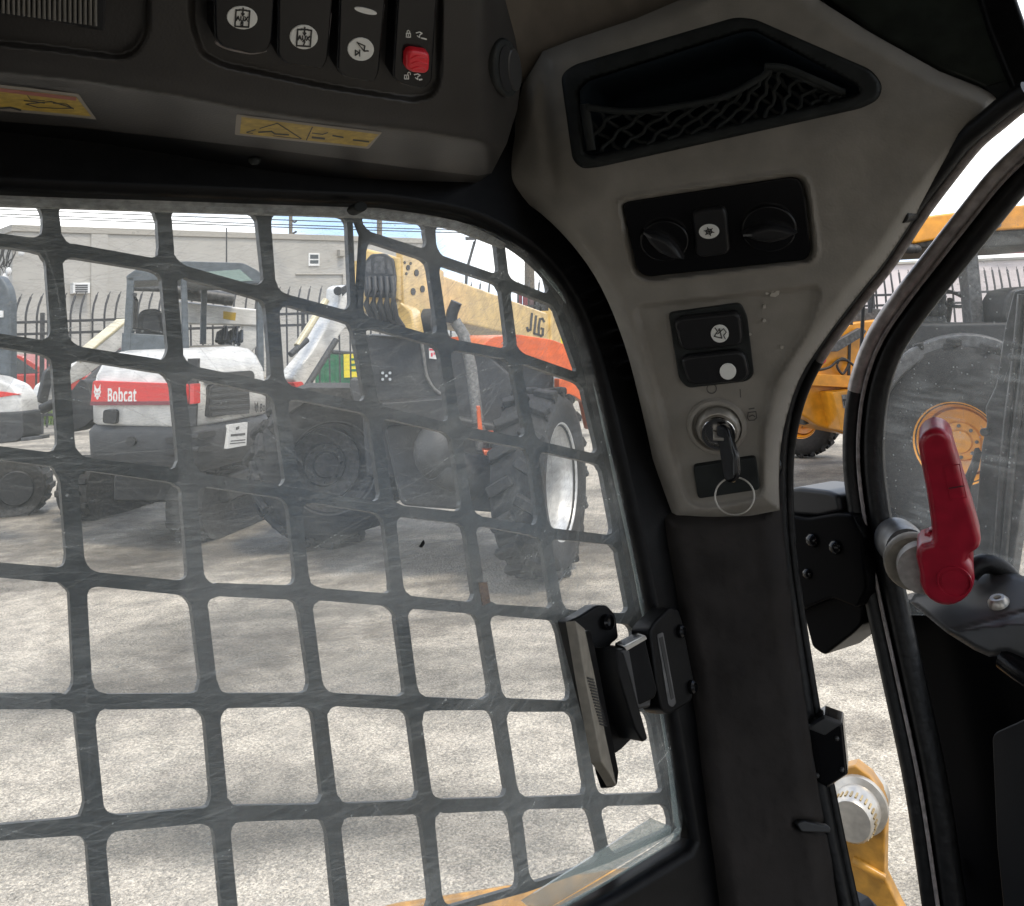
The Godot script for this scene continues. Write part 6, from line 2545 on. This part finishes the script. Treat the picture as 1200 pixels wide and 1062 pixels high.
	slab(q, sf, [945, 851, 966, 838, 988, 846, 994, 905, 970, 921, 955, 912], 0.006, -0.02, 0.003, 2.0)
	var sk := part(sb, "block", q, M.gloss_black)
	q = MB.new()
	slab(q, sf, [946, 850, 966, 838, 986, 845, 967, 858], 0.0075, 0.0, 0.001)
	part(sk, "worn_top", q, M.grey_cap)
	for s in [[981, 862], [987, 898], [958, 905]]:
		q = MB.new()
		q.ball(sf.w(fx(sf, s[0], s[1]), 0.006), Vector3.ONE * 0.002, 8)
		part(sk, "rivet", q, M.grey_cap)

	# grey channel outside the door glass
	var wp := thing("grey_channel", "grey steel channel arm standing outside the front door glass", "steel arm", D.w(fx(D, 1160, 680), -0.08))
	var wf := D.moved(-0.09)
	q = MB.new()
	slab(q, wf, [1188, 341, 1240, 330, 1240, 420, 1212, 520, 1196, 600, 1183, 690, 1136, 690, 1148, 545, 1150, 523, 1156, 496, 1154, 478, 1167, 451, 1177, 385], 0.0, -0.012, 0.003, 3.0)
	var ch := part(wp, "web", q, M.bar_grey)
	for l in [[1199, 345, 1192, 420, 1180, 520, 1168, 690], [1210, 350, 1202, 430, 1190, 530, 1176, 690]]:
		q = MB.new()
		var pts := []
		for p in curve(px(l), 5):
			pts.append(wf.w(fx(wf, p.x, p.y), 0.003))
		q.tube(pts, 0.003, 8)
		part(ch, "flange", q, M.bar_grey)
	q = MB.new()
	slab(q, wf, [1134, 566, 1146, 540, 1150, 524, 1154, 530, 1150, 548, 1138, 580], 0.012, 0.004, 0.002)
	part(ch, "strut", q, M.mid_steel)
	for s in [[1157, 506], [1194, 405], [1190, 418]]:
		q = MB.new()
		q.cyl(wf.w(fx(wf, s[0], s[1]), 0.0), wf.w(fx(wf, s[0], s[1]), 0.006), 0.0035, -1, 12)
		part(ch, "bolt", q, M.mid_steel)

func small_things() -> void:
	# window latch: paddle, keeper plates and bracket
	var la := thing("window_latch", "black steel sliding window latch with paddle across the window edge", "latch", WF.w(fx(WF, 735, 800), 0.02))
	var f := WF.moved(0.014)
	var q := MB.new()
	slab(q, f, [666, 728, 680, 722, 700, 709, 712, 709, 722, 720, 726, 748, 716, 756, 712, 770, 712, 820, 743, 828, 746, 850, 742, 866, 728, 880, 712, 890, 700, 860], 0.0, -0.012, 0.002, 4.0)
	part(la, "base_plate", q, M.steel_black)
	q = MB.new()
	var pf := frn(f.w(fx(f, 690, 810), 0.03), (WF.n + WF.u * 0.75).normalized())
	slab(q, pf, [678, 742, 688, 738, 694, 760, 722, 906, 720, 922, 712, 924, 706, 905, 690, 830], 0.002, -0.004, 0.0015, 3.0)
	var pd := part(la, "paddle", q, M.steel_black)
	q = MB.new()
	var wf := frn(f.w(fx(f, 680, 800), 0.02), (WF.n - WF.u * 0.9).normalized())
	slab(q, pf, [663, 729, 674, 738, 687, 800, 698, 862, 711, 922, 703, 908, 693, 894, 675, 800], 0.006, 0.0, 0.0008)
	part(pd, "paddle_face", q, M.bone_collar)
	q = MB.new()
	for i in 16:
		var y := 796.0 + i * 3.6
		stroke(q, pf, [676 + i * 1.0, y, 683 + i * 1.05, y + 2], 1.6, 0.0066)
	part(pd, "worn_print", q, M.symbol_dark)
	q = MB.new()
	slab(q, f, [697, 758, 706, 762, 734, 862, 728, 866, 718, 850, 700, 790], 0.022, 0.0, 0.003, 3.0)
	part(la, "spring_arm", q, M.steel_black)
	q = MB.new()
	slab(q, f, [704, 760, 720, 756, 742, 764, 740, 826, 720, 830, 716, 800], 0.02, -0.004, 0.004, 3.0)
	part(la, "slide_block", q, M.symbol_dark)
	q = MB.new()
	var bf := frn(f.w(fx(f, 750, 780), 0.026), (WF.n * 0.9 - WF.u * 0.35).normalized())
	slab(q, bf, [728, 757, 753, 744, 768, 808, 765, 817, 742, 828, 738, 800], 0.004, -0.012, 0.003, 2.0)
	part(la, "keeper_block", q, M.steel_black)
	q = MB.new()
	slab(q, bf, [728, 757, 753, 744, 755, 748, 731, 762], 0.0052, -0.008, 0.0005)
	part(la, "worn_top", q, M.zinc)
	q = MB.new()
	var kf := frn(WF.w(fx(WF, 780, 780), 0.024), (WF.n * 0.95 + WF.u * 0.2).normalized())
	slab(q, kf, [756, 738, 763, 728, 781, 711, 790, 714, 795, 728, 803, 770, 809, 800, 806, 822, 780, 838, 770, 832, 764, 800], 0.004, -0.012, 0.002, 4.0)
	var kp := part(la, "keeper_plate", q, M.steel_black)
	q = MB.new()
	slab(q, kf, [764, 744, 771, 741, 786, 824, 782, 829, 777, 826], 0.0046, 0.0035, 0.0002, 2.0)
	part(kp, "slot", q, M.bar_grey)
	q = MB.new()
	slab(q, kf, [766, 748, 770, 746, 783, 818, 780, 820], 0.0049, 0.0045)
	part(kp, "slot_opening", q, M.symbol_dark)
	for s in [[791, 740], [804, 805]]:
		q = MB.new()
		var c := kf.w(fx(kf, s[0], s[1]), 0.004)
		q.lathe(c, kf.n, [Vector2(0.0048, 0), Vector2(0.0045, 0.003), Vector2(0.003, 0.0042), Vector2(0.0024, 0.0024), Vector2(0, 0.0022)], 16)
		part(kp, "bolt", q, M.gloss_black)
	for s in [[710, 729], [734, 856]]:
		q = MB.new()
		var c := f.w(fx(f, s[0], s[1]), 0.0)
		q.lathe(c, f.n, [Vector2(0.0055, 0), Vector2(0.0052, 0.004), Vector2(0.0034, 0.0055), Vector2(0.0026, 0.003), Vector2(0, 0.0028)], 16)
		part(la, "bolt", q, M.gloss_black)
	# control tower at the right: grey cap over a black body, with hoses
	var ct := thing("control_pod", "black control pod with grey plastic cap below the red lever", "control pod", P(1160, 900, 0.62))
	var cap := px([1066, 706, 1072, 696, 1092, 690, 1118, 678, 1140, 664, 1158, 662, 1180, 668, 1240, 690, 1240, 790, 1180, 766, 1160, 770, 1142, 762, 1110, 742, 1086, 722])
	var base := fr3(P(1070, 706, 0.765), P(1230, 700, 0.70), P(1140, 764, 0.69))
	var pos := func(x: float, y: float) -> Vector3:
		var z := fdepth(base, x, y)
		var d := sd(Vector2(x, y), cap)
		z += 0.006 * edge_round(d, 7.0)
		var s := (x - 1102.0) * 0.18 + (y - 733.0) * 1.0
		s = y - (734.0 - (x - 1102.0) * 0.27 + 10.0)
		z += 0.0015 * exp(-pow(s / 2.6, 2.0)) * smoothstep(1098.0, 1108.0, x)
		z += 0.0006 * maxf(y - 738.0 + (x - 1140.0) * 0.1, 0.0)
		return P(x, y, z)
	q = MB.new()
	relief(q, cap, pos, 3.0, 0.03)
	var cpart := part(ct, "cap", q, M.grey_cap)
	q = MB.new()
	q.lathe((pos.call(1171.0, 707.0) as Vector3), (base.n + Vector3.UP * 0.5).normalized(), [Vector2(0.0075, -0.002), Vector2(0.0072, 0.002), Vector2(0.005, 0.0045), Vector2(0.0028, 0.0045), Vector2(0.0022, 0.002), Vector2(0, 0.002)], 20)
	part(cpart, "screw", q, M.zinc)
	q = MB.new()
	var body := fr3(P(1070, 730, 0.885), P(1230, 790, 0.78), P(1140, 1080, 0.83))
	slab(q, body, [1040, 700, 1090, 706, 1112, 742, 1142, 760, 1240, 790, 1300, 1160, 1120, 1160, 1090, 1000, 1060, 850], 0.0, -0.1, 0.01, 8.0)
	part(ct, "body", q, M.hinge_black)
	q = MB.new()
	slab(q, body, [1190, 850, 1300, 800, 1300, 1160, 1215, 1160, 1196, 980], 0.03, 0.0, 0.01, 8.0)
	part(ct, "side_panel", q, M.black_plastic)
	q = MB.new()
	var arc := []
	for p in curve(px([1136, 672, 1148, 662, 1164, 662, 1180, 672, 1194, 692, 1206, 715]), 5):
		arc.append(P(p.x, p.y, 0.75))
	q.tube(arc, 0.007, 10)
	part(ct, "rubber_boot", q, M.rubber)
	q = MB.new()
	q.tube([P(1178, 772, 0.70), P(1194, 784, 0.69), P(1216, 798, 0.68), P(1250, 815, 0.67)], 0.0085, 14)
	part(ct, "grab_bar", q, M.gloss_black)
	q = MB.new()
	slab(q, body, [1121, 1006, 1126, 1002, 1133, 1024, 1128, 1026], 0.016, 0.006, 0.001)
	part(ct, "cable_tie", q, M.bone_collar)
